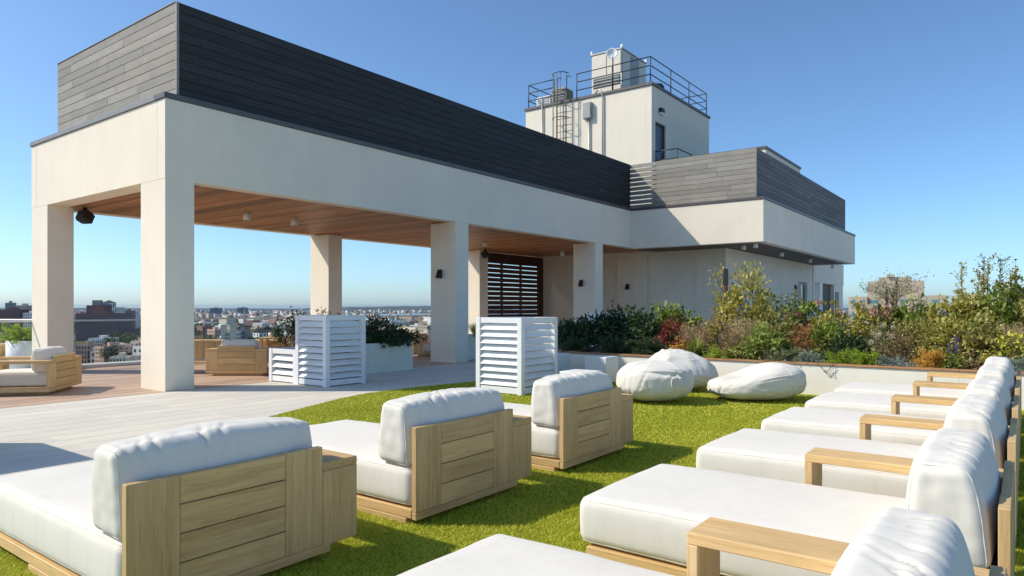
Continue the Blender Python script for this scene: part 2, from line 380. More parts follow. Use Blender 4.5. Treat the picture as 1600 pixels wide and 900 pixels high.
bx('roof_screen', (SX + 0.04, 18.4, ZS0), (40, 18.46, ZS1), M['clad_shade'], bld)
# screen caps
bx('screen_cap', (SX - 0.015, SY + 0.04, ZS1 + 0.006), (SX + 0.09, 18.47, ZS1 + 0.02), M['trim_grey'], bld)
# wing
bx('fascia', (XW, 7.46, ZC - 0.03), (XW + 0.32, FAC - 0.003, ZF), M['plaster'], bld, 0.008)
bx('fascia', (XW + 0.322, 7.461, ZC - 0.03), (41.1, 7.76, ZF - 0.001), M['plaster'], bld, 0.008)
bx('fascia', (40.8, 7.762, ZC - 0.028), (41.1, 12, ZF - 0.002), M['plaster'], bld)
bx('flashing', (XW - 0.03, 7.43, ZF + 0.003), (XW + 0.36, FAC - 0.033, ZF + 0.10), M['trim'], bld, 0.004)
bx('flashing', (XW + 0.362, 7.43, ZF + 0.003), (41.13, 7.80, ZF + 0.10), M['trim'], bld, 0.004)
bx('roof', (XW + 0.3, 7.7, ZF - 0.25), (41, FAC + 0.3, ZF - 0.1), M['darkinside'], bld)
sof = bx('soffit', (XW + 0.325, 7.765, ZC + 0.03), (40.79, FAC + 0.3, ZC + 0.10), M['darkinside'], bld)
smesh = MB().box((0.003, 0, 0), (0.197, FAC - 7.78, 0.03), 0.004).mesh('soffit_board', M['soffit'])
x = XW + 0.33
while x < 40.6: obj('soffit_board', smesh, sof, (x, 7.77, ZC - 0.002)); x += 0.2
# walls below the wing
W0, WY = 27.1, 9.62
bx('wall', (W0, WY, -0.02), (W0 + 0.3, 10.85, ZC + 0.02), M['plaster'], bld, 0.006)
bx('wall', (W0 + 0.06, 10.852, -0.02), (W0 + 0.36, 13.05, ZC + 0.02), M['plaster'], bld, 0.004)
bx('wall', (W0 - 0.12, 13.052, -0.02), (W0 + 0.36, 14.45, ZC + 0.015), M['plaster'], bld, 0.006)
bx('wall', (W0 + 0.05, 14.452, -0.02), (W0 + 0.36, 18.9, ZC + 0.016), M['plaster'], bld)
# long side wall with a narrow window opening
wx0, wx1 = 37.95, 39.85
bx('wall', (W0 + 0.302, WY + 0.001, -0.02), (wx0, WY + 0.3, ZC + 0.02), M['plaster'], bld)
bx('wall', (wx1, WY + 0.001, -0.02), (41.0, WY + 0.3, ZC + 0.02), M['plaster'], bld)
bx('wall', (wx0 + 0.001, WY + 0.002, 2.9), (wx1 - 0.001, WY + 0.3, ZC + 0.02), M['plaster'], bld)
wd = bx('door', (wx0 + 0.003, WY + 0.14, -0.01), (wx1 - 0.003, WY + 0.19, 2.895), M['hvac_grey'], bld)
bx('pane', (wx0 + 1.0, WY + 0.12, 0.25), (wx1 - 0.1, WY + 0.138, 2.75), M['glassdark'], wd)
# entrance block beyond
bx('wall', (41.02, WY - 0.05, 2.95), (49, WY + 0.35, 4.3), M['plaster'], bld, 0.006)
bx('wall', (41.02, WY - 0.02, -0.02), (41.5, WY + 0.32, 2.947), M['plaster'], bld)
bx('column', (42.6, WY - 0.045, -0.02), (43.2, WY + 0.30, 2.948), M['white'], bld)
tdw = bx('wall', (43.2, WY + 0.2, -0.02), (46.3, WY + 0.3, 2.946), M['darkslat'], bld)
for k in range(18): bx('plank', (43.21, WY + 0.17, 0.02 + k * 0.16), (46.0, WY + 0.199, 0.17 + k * 0.16), M['darkslat'], tdw, 0.003)
bx('wall', (46.32, WY - 0.01, -0.02), (49, WY + 0.3, 2.945), M['plaster'], bld)
dr = bx('door', (46.7, WY - 0.05, 0), (47.6, WY - 0.013, 2.5), M['door'], bld); bx('handle', (47.45, WY - 0.10, 1.0), (47.5, WY - 0.052, 1.3), M['black'], dr)
# rear bulkhead above the wing screen
bk = bx('bulkhead', (28.9, 8.6, ZF), (34.3, 12.2, 8.1), M['plaster'], bld, 0.006)
bx('coping', (28.85, 8.55, 8.103), (34.35, 12.25, 8.2), M['trim'], bk, 0.004)

# dark timber slat screen at the rear of the pavilion
ss = thing('slat_screen', 'dark timber slat screen with sky showing through its gaps, at the back of the pavilion', 'screen', (22.5, 18.5, 0))
for k in range(4): bx('post', (k * 1.42, 0.03, 0), (k * 1.42 + 0.12, 0.10, 3.9), M['darkslat'], ss)
bx('end_post', (4.40, -0.02, 0), (4.63, 0.12, 3.9), M['darkslat'], ss)
for k in range(17): bx('slat', (0, 0, 0.06 + k * 0.20), (4.38, 0.028, 0.06 + k * 0.20 + 0.168), M['darkslat'], ss, 0.003)
bx('header_board', (0, 0.002, 3.46), (4.38, 0.027, 3.9), M['darkslat'], ss)

# ------------------------------------------------------------------ stair tower and roof equipment
TX0, TY0, TX1, TY1, TZ = 27.05, 12.82, 33.7, 19.45, 11.07
tw = thing('stair_tower', 'tall white plaster stair tower rising behind the dark roof screen', 'tower', (TX0, TY0, ZF))
def tb(name, a, b, mat, parent, ch=0.0): return bx(name, (a[0]-TX0, a[1]-TY0, a[2]-ZF), (b[0]-TX0, b[1]-TY0, b[2]-ZF), mat, parent, ch)
dx0, dx1, dz1 = 27.42, 28.5, 9.6
tb('wall', (TX0, TY0 + 0.25, ZF), (TX1, TY1, TZ), M['plaster'], tw, 0.008)
tb('wall', (TX0 + 0.001, TY0, ZF), (dx0, TY0 + 0.249, TZ - 0.001), M['plaster'], tw)
tb('wall', (dx1, TY0, ZF), (TX1 - 0.001, TY0 + 0.249, TZ - 0.001), M['plaster'], tw)
tb('wall', (dx0 + 0.001, TY0 + 0.001, dz1), (dx1 - 0.001, TY0 + 0.248, TZ - 0.002), M['plaster'], tw)
d_ = tb('door', (dx0 + 0.05, TY0 + 0.14, 7.42), (dx1 - 0.05, TY0 + 0.2, dz1 - 0.05), M['door'], tw)
for a, b in (((dx0 + 0.002, TY0 + 0.06, 7.42), (dx0 + 0.05, TY0 + 0.24, dz1 - 0.003)), ((dx1 - 0.05, TY0 + 0.06, 7.42), (dx1 - 0.002, TY0 + 0.24, dz1 - 0.003)), ((dx0 + 0.052, TY0 + 0.06, dz1 - 0.05), (dx1 - 0.052, TY0 + 0.24, dz1 - 0.004))):
    tb('door_frame', a, b, M['trim'], d_)
tb('handle', (dx1 - 0.17, TY0 + 0.10, 8.4), (dx1 - 0.12, TY0 + 0.138, 8.55), M['alu'], d_)
tb('coping', (TX0 - 0.06, TY0 - 0.06, TZ + 0.003), (TX1 + 0.06, TY1 + 0.06, TZ + 0.12), M['trim'], tw, 0.006)
tb('vent', (31.0, TY0 - 0.03, 8.0), (31.7, TY0 - 0.003, 8.35), M['glassdark'], tw)
tb('outlet_box', (TX0 - 0.08, 15.6, 7.6), (TX0 - 0.003, 15.75, 7.85), M['galv_dark'], tw)
# landing and its rail
ld = thing('landing', 'small roof landing with dark pipe railing outside the tower door', 'landing', (27.3, 11.75, ZF))
bx('platform', (0, 0, 1.8), (1.6, TY0 - 11.76, 2.0), M['galv_dark'], ld)
bx('support', (0.1, 0.1, 0), (1.5, 0.95, 1.8), M['darkinside'], ld)
for z in (2.85, 2.45): MB().tube([(0.02, 1.03, z), (0.02, 0.02, z), (1.5, 0.02, z)], 0.024).build('rail', M['rail'], ld)
for p in ((0.02, 1.0), (0.02, 0.02), (1.5, 0.02)): MB().tube([(p[0], p[1], 2.0), (p[0], p[1], 2.85)], 0.024).build('post', M['rail'], ld)

# roof railing of the tower
RZ = TZ + 0.12
rl = thing('roof_railing', 'dark three-rail pipe railing around the tower roof edge', 'railing', (TX0, TY0, RZ))
LX, LY = TX1 - TX0, TY1 - TY0; gy0, gy1 = 4.05, 4.85     # gap at the ladder head
for z in (0.38, 0.76, 1.14):
    MB().tube([(0.1, gy0 - 0.25, z), (0.1, 0.1, z), (LX - 0.1, 0.1, z), (LX - 0.1, LY - 0.1, z), (0.1, LY - 0.1, z), (0.1, gy1 + 0.2, z)], 0.024).build('rail', M['rail'], rl)
pmesh = MB().tube([(0, 0, 0), (0, 0, 1.14)], 0.026).mesh('post', M['rail'])
for p in ((0.1, 0.1), (0.1, 1.95), (0.1, gy0 - 0.25), (0.1, gy1 + 0.2), (0.1, LY - 0.1), (2.2, 0.1), (4.3, 0.1), (LX - 0.1, 0.1), (LX - 0.1, 2.2), (LX - 0.1, 4.4), (LX - 0.1, LY - 0.1), (2.2, LY - 0.1), (4.4, LY - 0.1)):
    obj('post', pmesh, rl, (p[0], p[1], 0))
# caged ladder
la = thing('caged_ladder', 'steel ladder with hooped safety cage climbing the tower wall', 'ladder', (TX0 - 0.18, TY0 + 4.2, ZF))
for yy in (0.0, 0.5): MB().tube([(0, yy, 0.2), (0, yy, TZ - ZF + 0.15), (0.05, yy, TZ - ZF + 1.2), (0.35, yy, TZ - ZF + 1.25)], 0.026).build('stile', M['galv_dark'], la)
rm = MB().tube([(0, 0, 0), (0, 0.5, 0)], 0.014).mesh('rung', M['galv_dark'])
for k in range(19): obj('rung', rm, la, (0, 0, 0.4 + k * 0.3))
def hoop(z, r_): return [(-0.02 - r_ * 1.05 * math.sin(a), 0.25 - r_ * math.cos(a), z) for a in [math.pi * t / 12 for t in range(13)]]
for z in (3.55, 4.9, 6.15, 6.95): MB().tube(hoop(z, 0.40 if z > 4 else 0.46), 0.02).build('cage_hoop', M['galv_dark' if z < 6.5 else 'rail'], la)
for a in (0.4, 1.1, 1.571, 2.04, 2.74): MB().tube([(-0.02 - 0.42 * math.sin(a), 0.25 - 0.40 * math.cos(a), 3.55), (-0.02 - 0.42 * math.sin(a), 0.25 - 0.40 * math.cos(a), 6.95)], 0.013).build('cage_bar', M['galv_dark'], la)
# conduits and junction box
for yy, z1, lab in ((5.62, 11.35, 'thin steel conduit pipe left of the caged ladder on the tower wall'), (3.05, 10.6, 'steel conduit pipe under the grey junction box on the tower wall'), (2.35, 11.0, 'rightmost steel conduit pipe on the tower wall, turned over the parapet')):
    mb = MB().tube([(0, 0, 0), (0, 0, z1 - ZF)] if yy != 2.35 else [(0, 0, 0), (0, 0, z1 - ZF), (0, 0.06, z1 - ZF + 0.25), (0.05, 0.25, z1 - ZF + 0.36), (0.1, 0.45, z1 - ZF + 0.2)], 0.035, 8)
    tag(mb.build('conduit', M['galv'], None, (TX0 - 0.06, TY0 + yy, ZF)), lab, 'conduit', 'conduits on the tower wall')
jb = thing('junction_box', 'grey metal junction box high on the tower wall beside the ladder', 'junction box', (TX0 - 0.005, TY0 + 2.9, 10.1))
bx('body', (-0.18, 0, 0), (-0.003, 0.42, 0.75), M['galv'], jb, 0.01); bx('lid', (-0.20, 0.02, 0.03), (-0.182, 0.40, 0.72), M['hvac_grey'], jb, 0.005)
# penthouse air handler
av = thing('air_handler', 'large cream rooftop air handling unit behind the tower railing', 'air handler', (28.5, 15.0, RZ))
AH = 13.55 - RZ
bx('cabinet', (0.02, 0.02, 0.15), (2.5, 1.62, AH), M['hvac'], av, 0.01)
bx('skid', (0, 0, 0), (2.52, 1.64, 0.148), M['galv'], av)
bx('top_rail', (-0.03, -0.03, AH + 0.002), (2.55, 1.67, AH + 0.06), M['galv'], av, 0.01)
for a, b in (((-0.012, 0.06, 1.3), (0.017, 0.78, AH - 0.05)), ((-0.012, 0.82, 1.3), (0.017, 1.58, AH - 0.05)), ((-0.012, 0.06, 0.2), (0.017, 1.58, 0.72))): bx('access_panel', a, b, M['hvac'], av, 0.008)
lv = bx('intake_louver', (-0.006, 0.12, 0.76), (0.018, 1.52, 1.22), M['grille'], av)
for k in range(3): bx('blade', (-0.03, 0.13, 0.80 + 0.14 * k), (-0.007, 1.51, 0.85 + 0.14 * k), M['hvac_grey'], lv)
for k in range(3): bx('access_panel', (0.08 + k * 0.82, -0.012, 0.25), (0.84 + k * 0.82, 0.017, AH - 0.08), M['hvac_grey'] if k == 1 else M['hvac'], av, 0.008)
for p in ((0.0, 0.0), (2.5, 0.0), (0.0, 1.6), (2.5, 1.6)): bx('lifting_lug', (p[0] - 0.04, p[1] - 0.04, AH + 0.062), (p[0] + 0.06, p[1] + 0.06, AH + 0.2), M['white'], av)
dsh = thing('satellite_dish', 'white satellite dish on a mast at the tower railing in front of the air handler', 'dish', (27.35, 14.85, RZ))
MB().tube([(0, 0, 0), (0, 0, 1.75)], 0.03, 8).build('mast', M['rail'], dsh)
dd = MB().lathe([(0.001, 0), (0.12, 0.012), (0.24, 0.05), (0.30, 0.085), (0.305, 0.07), (0.24, 0.035), (0.12, -0.003), (0.001, -0.014)], n=20).build('reflector', M['white'], dsh, (-0.06, 0, 1.72)); dd.rotation_euler = (0, rad(-78), rad(25)); dd.scale = (0.85, 0.85, 0.85)
MB().tube([(-0.08, -0.02, 1.5), (-0.45, -0.28, 1.62)], 0.012).build('feed_arm', M['rail'], dsh)
cu = thing('condenser', 'green-grey condenser unit on the tower roof beside the ladder head', 'condenser', (27.6, 17.55, RZ))
bx('body', (0, 0, 0.05), (0.75, 0.75, 0.85), M['hvac_grey'], cu, 0.01); bx('grille', (-0.015, 0.05, 0.12), (-0.002, 0.70, 0.78), M['grille'], cu); bx('grille', (0.05, -0.015, 0.12), (0.7, -0.002, 0.78), M['grille'], cu)
for k in range(5): bx('guard_bar', (-0.03, 0.05, 0.16 + k * 0.14), (-0.016, 0.70, 0.18 + k * 0.14), M['galv'], cu)
cw = thing('condenser', 'white condenser unit left of the green-grey one on the tower roof', 'condenser', (27.6, 18.4, RZ)); bx('body', (0, 0, 0.05), (0.6, 0.8, 0.62), M['white'], cw, 0.01); bx('grille', (-0.012, 0.08, 0.12), (-0.002, 0.72, 0.55), M['hvac_grey'], cw)
for k in range(4): bx('guard_bar', (-0.024, 0.08, 0.16 + k * 0.1), (-0.013, 0.72, 0.18 + k * 0.1), M['white'], cw)
cg = thing('condenser', 'low grey fan unit at the right end of the tower roof', 'condenser', (30.9, 13.6, RZ)); bx('body', (0, 0, 0), (0.9, 0.7, 0.55), M['hvac_grey'], cg, 0.01); MB().lathe([(0.3, 0.55), (0.3, 0.62), (0.26, 0.62), (0.02, 0.58)], (0.45, 0.35, 0)).build('fan_guard', M['rail'], cg)
rv = thing('roof_vent', 'dark domed roof vent behind the tower railing', 'vent', (28.9, 13.4, RZ)); MB().lathe([(0.15, 0), (0.15, 0.3)]).build('pipe', M['rail'], rv); MB().lathe([(0.30, 0.28), (0.30, 0.36), (0.22, 0.48), (0.01, 0.54)]).build('hood', M['rail'], rv)

# ------------------------------------------------------------------ lamps, speakers
def sconce(loc, face, label, s=0.72, group='black wall lamps'):
    t = thing('wall_lamp', label, 'wall lamp', loc, 0 if face == 'x' else rad(90), group)
    bx('back_plate', (-0.02, -0.07 * s, -0.13 * s), (-0.002, 0.07 * s, 0.13 * s), M['black'], t)
    w = 0.085 * s
    vs = [(-0.021, -w, -0.17*s), (-0.021, w, -0.17*s), (-0.24*s, w, -0.17*s), (-0.24*s, -w, -0.17*s), (-0.021, -w, 0.17*s), (-0.021, w, 0.17*s), (-0.10*s, w, 0.17*s), (-0.10*s, -w, 0.17*s)]
    MB().add(vs, [(0, 1, 2, 3), (7, 6, 5, 4), (3, 2, 6, 7), (0, 3, 7, 4), (1, 5, 6, 2), (0, 4, 5, 1)]).build('shade', M['black'], t)
    bx('lens', (-0.2*s, -w*0.7, -0.178*s), (-0.05, w*0.7, -0.171*s), M['lampglass'], t)
D, yy = ray_x(689, 14.25); sconce((14.25, yy, EYE + 52 * D / FPX), 'x', 'black tapered wall lamp on the middle front column')
D, yy = ray_x(909, 21.95); sconce((21.95, yy, EYE + 37.5 * D / FPX), 'x', 'black tapered wall lamp on the front column nearest the wing')
D, yy = ray_x(981, W0 - 0.12); sconce((W0 - 0.12, yy, EYE + 32 * D / FPX), 'x', 'black tapered wall lamp on the wall under the wing')
sconce((37.3, WY, 2.6), 'y', 'black wall lamp beside the narrow door on the long side wall')
def can(px, py, z, label, mat='lampglass'):
    D = (z - EYE) * FPX / (CY - py); p = ray(px, D)
    t = thing('ceiling_light', label, 'ceiling light', (p[0], p[1], z), 0, 'cylinder downlights')
    MB().lathe([(0.001, 0.0), (0.085, 0.0), (0.085, -0.2), (0.07, -0.2)], n=14).build('housing', M['lampglass'], t)
    MB().lathe([(0.07, -0.195), (0.001, -0.19)], n=14).build('lens', M['black'], t)
can(385.5, 332, ZC + 0.015, 'pale cylinder downlight on the timber ceiling nearest the corner column')
can(460, 341, ZC + 0.015, 'pale cylinder downlight on the timber ceiling above the white louvre box')
can(757.5, 377, ZC + 0.015, 'pale cylinder downlight on the timber ceiling right of the middle column')
can(878.5, 392.5, ZC + 0.015, 'pale cylinder downlight in front of the slat screen wall')
can(1162, 382, ZC - 0.004, 'leftmost cylinder downlight under the wing soffit')
can(1180.5, 379, ZC - 0.004, 'cylinder downlight at the near corner of the wing soffit')
can(1221.5, 393.5, ZC - 0.004, 'cylinder downlight midway along the wing soffit')
can(1266, 404, ZC - 0.004, 'cylinder downlight near the end of the side wall under the wing')
can(1301, 413.5, ZC - 0.004, 'rightmost cylinder downlight under the far end of the wing soffit')
wl = thing('wall_lamp', 'small wall pack light above the tower door', 'wall lamp', (27.75, TY0, 9.98), 0); bx('housing', (0, -0.16, 0.08), (0.3, -0.003, 0.26), M['black'], wl, 0.01); bx('lens', (0.03, -0.14, -0.04), (0.27, -0.01, 0.078), M['lampglass'], wl)
def speaker(loc, label, rz):
    t = thing('speaker', label, 'speaker', loc, rz, 'black ceiling speakers')
    rot = Matrix.Rotation(rad(-25), 3, 'Y')
    MB().box((-0.13, -0.16, -0.36), (0.13, 0.16, -0.08), 0.05, rot).build('cabinet', M['black'], t)
    MB().box((-0.141, -0.13, -0.33), (-0.132, 0.13, -0.11), 0.0, rot, (0, 0, -0.22)).build('grille', M['rail'], t)
    MB().tube([(0, 0, 0), (0, 0, -0.12)], 0.05, 8).build('bracket', M['black'], t)
p = ray(132.5, 16.3); speaker((p[0], p[1], ZC), 'black speaker hung under the ceiling by the left rear column', rad(200))
p = ray(758, 28.0); speaker((p[0], p[1], ZC), 'black speaker hung under the ceiling by the slat screen', rad(-60))

# ------------------------------------------------------------------ soft goods
def axis_pts(h, r, n):
    inner = np.linspace(-(h - r), h - r, n + 1)
    e = [h - r + r * t for t in (0.28, 0.52, 0.74, 1.0)]
    return np.concatenate([-np.array(e[::-1]), inner, np.array(e)])
def cushion(name, half, r, n, disp, mat):
    hx, hy, hz = half; ax = [axis_pts(h, r, k) for h, k in zip(half, n)]
    vs = []; fs = []; seen = {}
    def vid(p):
        key = (round(p[0], 5), round(p[1], 5), round(p[2], 5))
        if key not in seen: seen[key] = len(vs); vs.append(surf(p))
        return seen[key]
    def surf(p):
        inn = [max(-(h - r), min(h - r, c)) for h, c in zip(half, p)]
        d = Vector((p[0]-inn[0], p[1]-inn[1], p[2]-inn[2])); d.normalize()
        q = Vector(inn) + d * r
        return disp(q, d)
    for a in range(3):
        b, c = (a + 1) % 3, (a + 2) % 3
        for s in (-1, 1):
            for i in range(len(ax[b]) - 1):
                for j in range(len(ax[c]) - 1):
                    qd = []
                    for (ii, jj) in ((i, j), (i+1, j), (i+1, j+1), (i, j+1)):
                        p = [0, 0, 0]; p[a] = s * half[a]; p[b] = ax[b][ii]; p[c] = ax[c][jj]; qd.append(vid(p))
                    fs.append(tuple(qd) if s > 0 else tuple(qd[::-1]))
    me = bpy.data.meshes.new(name); me.from_pydata([tuple(v) for v in vs], [], fs)
    me.polygons.foreach_set('use_smooth', [True] * len(fs)); me.materials.append(mat); me.update()
    return me, surf
def rect_loop(hx, hy, r, z, m=10, swap=None):
    pts = []
    for cx_, cy_, a0 in ((hx - r, hy - r, 0), (-(hx - r), hy - r, 90), (-(hx - r), -(hy - r), 180), (hx - r, -(hy - r), 270)):
        for t in range(5): a = rad(a0 + 22.5 * t); pts.append((cx_ + r * math.cos(a), cy_ + r * math.sin(a), z))
    out = []
    for i, p in enumerate(pts):
        q = pts[(i + 1) % len(pts)]; d = math.dist(p, q); k = max(1, int(d / 0.07))
        for t in range(k): out.append(tuple(p[w] + (q[w] - p[w]) * t / k for w in range(3)))
    return out
# mattress
MH = (0.57, 1.03, 0.145)
def make_mattress(seed, name='mattress', half=MH):
    hx, hy, hz = half
    def disp(q, d):
        u, v = q.x / hx, q.y / hy
        cr = max(0, (1 - u*u)) * max(0, (1 - v*v))
        z = q.z + (0.028 * cr ** 0.6 if q.z > 0 else -0.004 * cr)
        w = q.z / hz
        bul = 0.010 * (1 - w*w)
        o = Vector((q.x + d.x * bul, q.y + d.y * bul, z))
        e = nz(q.x * 2.3, q.y * 2.3, q.z * 5, seed) * 0.006
        s_ = q.x + q.y * 1.37
        side = 1 - abs(d.z)
        wr = side * 0.0035 * nz(s_ * 18, q.z * 5, 2, seed + 3)
        top = abs(d.z) * 0.0035 * nz(q.x * 5 + q.y * 3, q.y * 6, 0, seed + 5) + 0.006 * max(0, d.z) * nz(q.x * 2.2, q.y * 1.7, 4, seed + 6)
        return o + d * (e * 0.6 + wr) + Vector((0, 0, top))
    me, surf = cushion(name, half, 0.062, (14, 24, 4), disp, M['fabric'])
    pip = []
    for z in (hz - 0.012, -hz + 0.012):
        lp = [surf((x * 0.9999, y * 0.9999, z)) for x, y, _ in rect_loop(hx, hy, 0.062, 0)]
        pip.append(MB().tube(lp, 0.0035, 5, closed=True).mesh('piping', M['fabric']))
    return me, pip
# back cushion: wedge, fuller at the foot, gathered along the top edge
BHALF = (0.585, 0.14, 0.225)
def make_back(seed, half=BHALF):
    hx, hy, hz = half
    rr = random.Random(seed); folds = [((-0.94 + 1.88 * (k_ + rr.uniform(0.1, 0.9)) / 17) * hx, rr.uniform(0.002, 0.013) * (2.0 if rr.random() < 0.2 else 1), rr.uniform(0.007, 0.014), rr.uniform(-0.9, 0.9)) for k_ in range(17)]
    def disp(q, d):
        u, w = q.x / hx, q.z / hz
        t = 1.14 - 0.30 * (w + 1) / 2 - 0.10 * max(0, w) ** 2
        cr = max(0, 1 - u * u) ** 0.6 * max(0, 1 - w * w) ** 0.7
        y = q.y * t + (0.045 * cr * (1 if q.y > 0 else -1)) + 0.015 * w
        z = q.z
        sag = 0.014 * nz(q.x * 2.1, 0, 0, seed) + 0.010 * nz(q.x * 6, 1, 0, seed)
        ends = 0.020 * (abs(u) ** 3) * max(0, w)
        z += max(0, w) * (sag - ends + 0.02 * (1 - u * u))
        o = Vector((q.x * (1 + 0.014 * (1 - w*w)), y, z))
        topness = max(0, min(1, (w - 0.30) / 0.45)) * (1.2 if q.y < 0 else 0.35)
        botness = max(0, min(1, (-w - 0.55) / 0.4))
        f = 0
        for fx_, dep, wid, sl in folds:
            g = (q.x - fx_ - sl * (q.y) - 0.10 * sl * (1 - w)) / wid
            if abs(g) < 3: f -= dep * math.exp(-g * g)
        f *= topness * max(0, 1 - abs(q.y) / hy * 0.15) * (0.35 + 0.65 * min(1, abs(d.z) + abs(d.y) * topness * 0.7))
        f += 0.006 * nz(q.x * 4, q.y * 9, q.z * 4, seed + 2) + 0.004 * (topness + botness) * nz(q.x * 22, q.z * 6, q.y * 5, seed + 4)
        f += 0.006 * abs(d.x) * nz(q.y * 14, q.z * 16, 0, seed + 6)
        return o + d * f
    me, surf = cushion('back_cushion', half, 0.05, (72, 8, 16), disp, M['fabric'])
    pip = []
    for sx in (-1, 1):
        lp = [surf((sx * (hx - 0.010), x * 0.9999, z * 0.9999)) for x, z, _ in rect_loop(hy, hz, 0.05, 0)]
        pip.append(MB().tube(lp, 0.0035, 5, closed=True).mesh('piping', M['fabric']))
    return me, pip
def soft(name, pair, parent, loc):
    o = obj(name, pair[0], parent, loc)
    for p_ in pair[1]: obj('piping', p_, o)
    return o
MATT = [make_mattress(s) for s in (1, 2, 3)]
BACKC = [make_back(s) for s in (11, 12, 13, 14)]

# ------------------------------------------------------------------ chaise longue
PW, AW, PH, PT = 1.14, 0.27, 0.70, 0.045
def wb(name, a, b, ax, parent, ch=0.005): return bx(name, a, b, M['teak_' + 'xyz'[ax]], parent, ch)
def make_chaise():
    t = thing('chaise_lounge', 'tmp', 'chaise lounge')
    pl = wb('plinth', (0.0, 0.10, 0), (1.2, 1.25, 0.048), 1, t)
    for a, b, ax in (((0, PT + 0.003, 0.05), (0.07, 2.06, 0.118), 1), ((1.13, PT + 0.003, 0.05), (1.2, 2.06, 0.118), 1), ((0.072, 1.98, 0.05), (1.128, 2.058, 0.117), 0)): wb('base_rail', a, b, ax, t)
    wb('base_panel', (0.072, PT + 0.004, 0.06), (1.128, 1.978, 0.105), 1, t)
    wb('bottom_rail', (0, 0.0, 0.045), (PW + 0.06, PT, 0.10), 0, t)
    for x0, x1 in ((0, 0.26), (PW - 0.26, PW)): wb('stile', (x0, 0.0, 0.102), (x1, PT, PH), 2, t, 0.003)
    bm_ = MB().box((0.2615, 0.001, 0.0), (PW - 0.2615, PT - 0.002, 0.1445), 0.0035).mesh('back_board', M['teak_x'])
    bx('back_lining', (0.25, 0.012, 0.11), (PW - 0.25, PT - 0.008, PH - 0.01), M['darkslat'], t)
    for k in range(4): obj('back_board', bm_, t, (0, 0, 0.103 + k * 0.1498))
    arm = wb('arm', (PW + 0.003, 0.0, 0.548), (PW + AW, 1.10, 0.60), 1, t)
    wb('arm_panel', (PW + 0.003, 0.0, 0.09), (PW + AW, PT, 0.547), 2, arm)
    wb('arm_panel', (PW + 0.003, 1.05, 0.09), (PW + AW, 1.10, 0.547), 2, arm)
    soft('mattress', MATT[0], t, (0.572, PT + 0.012 + MH[1], 0.122 + MH[2]))
    c = soft('back_cushion', BACKC[0], t, (0.575, PT + 0.19, 0.415 + BHALF[2]))
    c.rotation_euler = (rad(3), 0, 0)
    return t
ch0 = make_chaise()
def place_chaise(o, k, label, loc, rz, group, tilt=0.0, sink=0.0, turn=0.0):
    o.location = loc; o.rotation_euler = (0, 0, rz); o['label'] = label; o['group'] = group
    for c in o.children:
        nm = c.name.split('.')[0]
        if nm == 'mattress': c.data = MATT[k % 3][0]; [setattr(a_, 'data', b_) for a_, b_ in zip(c.children, MATT[k % 3][1])]
        if nm == 'back_cushion':
            c.data = BACKC[k % 4][0]; [setattr(a_, 'data', b_) for a_, b_ in zip(c.children, BACKC[k % 4][1])]
            c.rotation_euler = (rad(3 + tilt), 0, rad(turn)); c.location.z += sink
GL, GR = 'chaises on the left seen from behind', 'chaises in the right-hand row'
LY0, RY0 = 3.43, 0.05
left = [(1.51, 'left chaise nearest the camera, its slatted back panel largest in view', 0, 2), (3.45, 'middle one of the three left chaises seen from behind', 1, -1), (5.37, 'farthest of the three chaises seen from behind, beside the white beanbags', -1, 1)]
right = [(1.62, 'nearest chaise of the long right-hand row, cut off by the bottom of the view'), (3.55, 'second chaise of the right-hand row, behind the large front armrest'), (5.38, 'third chaise of the right-hand row counted from the camera'), (7.10, 'fourth chaise of the right-hand row counted from the camera'), (8.85, 'fifth chaise of the right-hand row, one before the planter wall'), (10.40, 'last chaise of the right-hand row, closest to the planter wall')]
for i, (x, lab, tl, tn) in enumerate(left):
    o = ch0 if i == 0 else copy_tree(ch0)
    place_chaise(o, i, lab, (x, LY0, 0.0), 0, GL, tl, 0, tn * 0.6)
for i, (x, lab) in enumerate(right):
    o = copy_tree(ch0); place_chaise(o, i + 1, lab, (x, RY0, 0.0), 0, GR, R.uniform(-2, 2), R.uniform(-0.01, 0.012), R.uniform(-1.5, 1.5))

# armchairs inside the pavilion
AHALF = (0.40, 0.42, 0.13)
AM = make_mattress(9, 'seat_cushion', AHALF); AB = make_back(21, (0.40, 0.11, 0.21))
def make_armchair():
    t = thing('lounge_chair', 'tmp', 'lounge chair')
    w, a_ = 0.84, 0.27; W = w + 2 * a_
    bx('plinth', (0.12, 0.10, 0), (W - 0.12, 0.85, 0.058), M['teak_x'], t, 0.004)
    wb('base_rail', (0.0, 0.0, 0.06), (W, 0.98, 0.125), 0, t)
    bm_ = MB().box((a_, 0.0, 0), (a_ + w, PT, 0.133), 0.004).mesh('back_board', M['teak_x'])
    for k in range(4): obj('back_board', bm_, t, (0, 0, 0.128 + k * 0.1395))
    for x0 in (0, a_ + w + 0.002):
        arm = wb('arm', (x0, 0.0, 0.558), (x0 + a_ - 0.002, 0.98, 0.61), 1, t)
        wb('arm_panel', (x0, 0.0, 0.127), (x0 + a_ - 0.002, PT, 0.557), 2, arm); wb('arm_panel', (x0, 0.93, 0.127), (x0 + a_ - 0.002, 0.98, 0.557), 2, arm)
    soft('seat_cushion', AM, t, (W/2, PT + 0.015 + AHALF[1], 0.13 + AHALF[2]))
    soft('back_cushion', AB, t, (W/2, PT + 0.15, 0.39 + 0.21))
    return t
def mid_place(t, px, D, rz, label, w=1.38):
    p = ray(px, D); c = Vector((math.cos(rz), math.sin(rz))); t.location = (p[0] - c.x * w/2, p[1] - c.y * w/2, 0); t.rotation_euler = (0, 0, rz); t['label'] = label; t['group'] = 'timber lounge chairs under the pavilion'
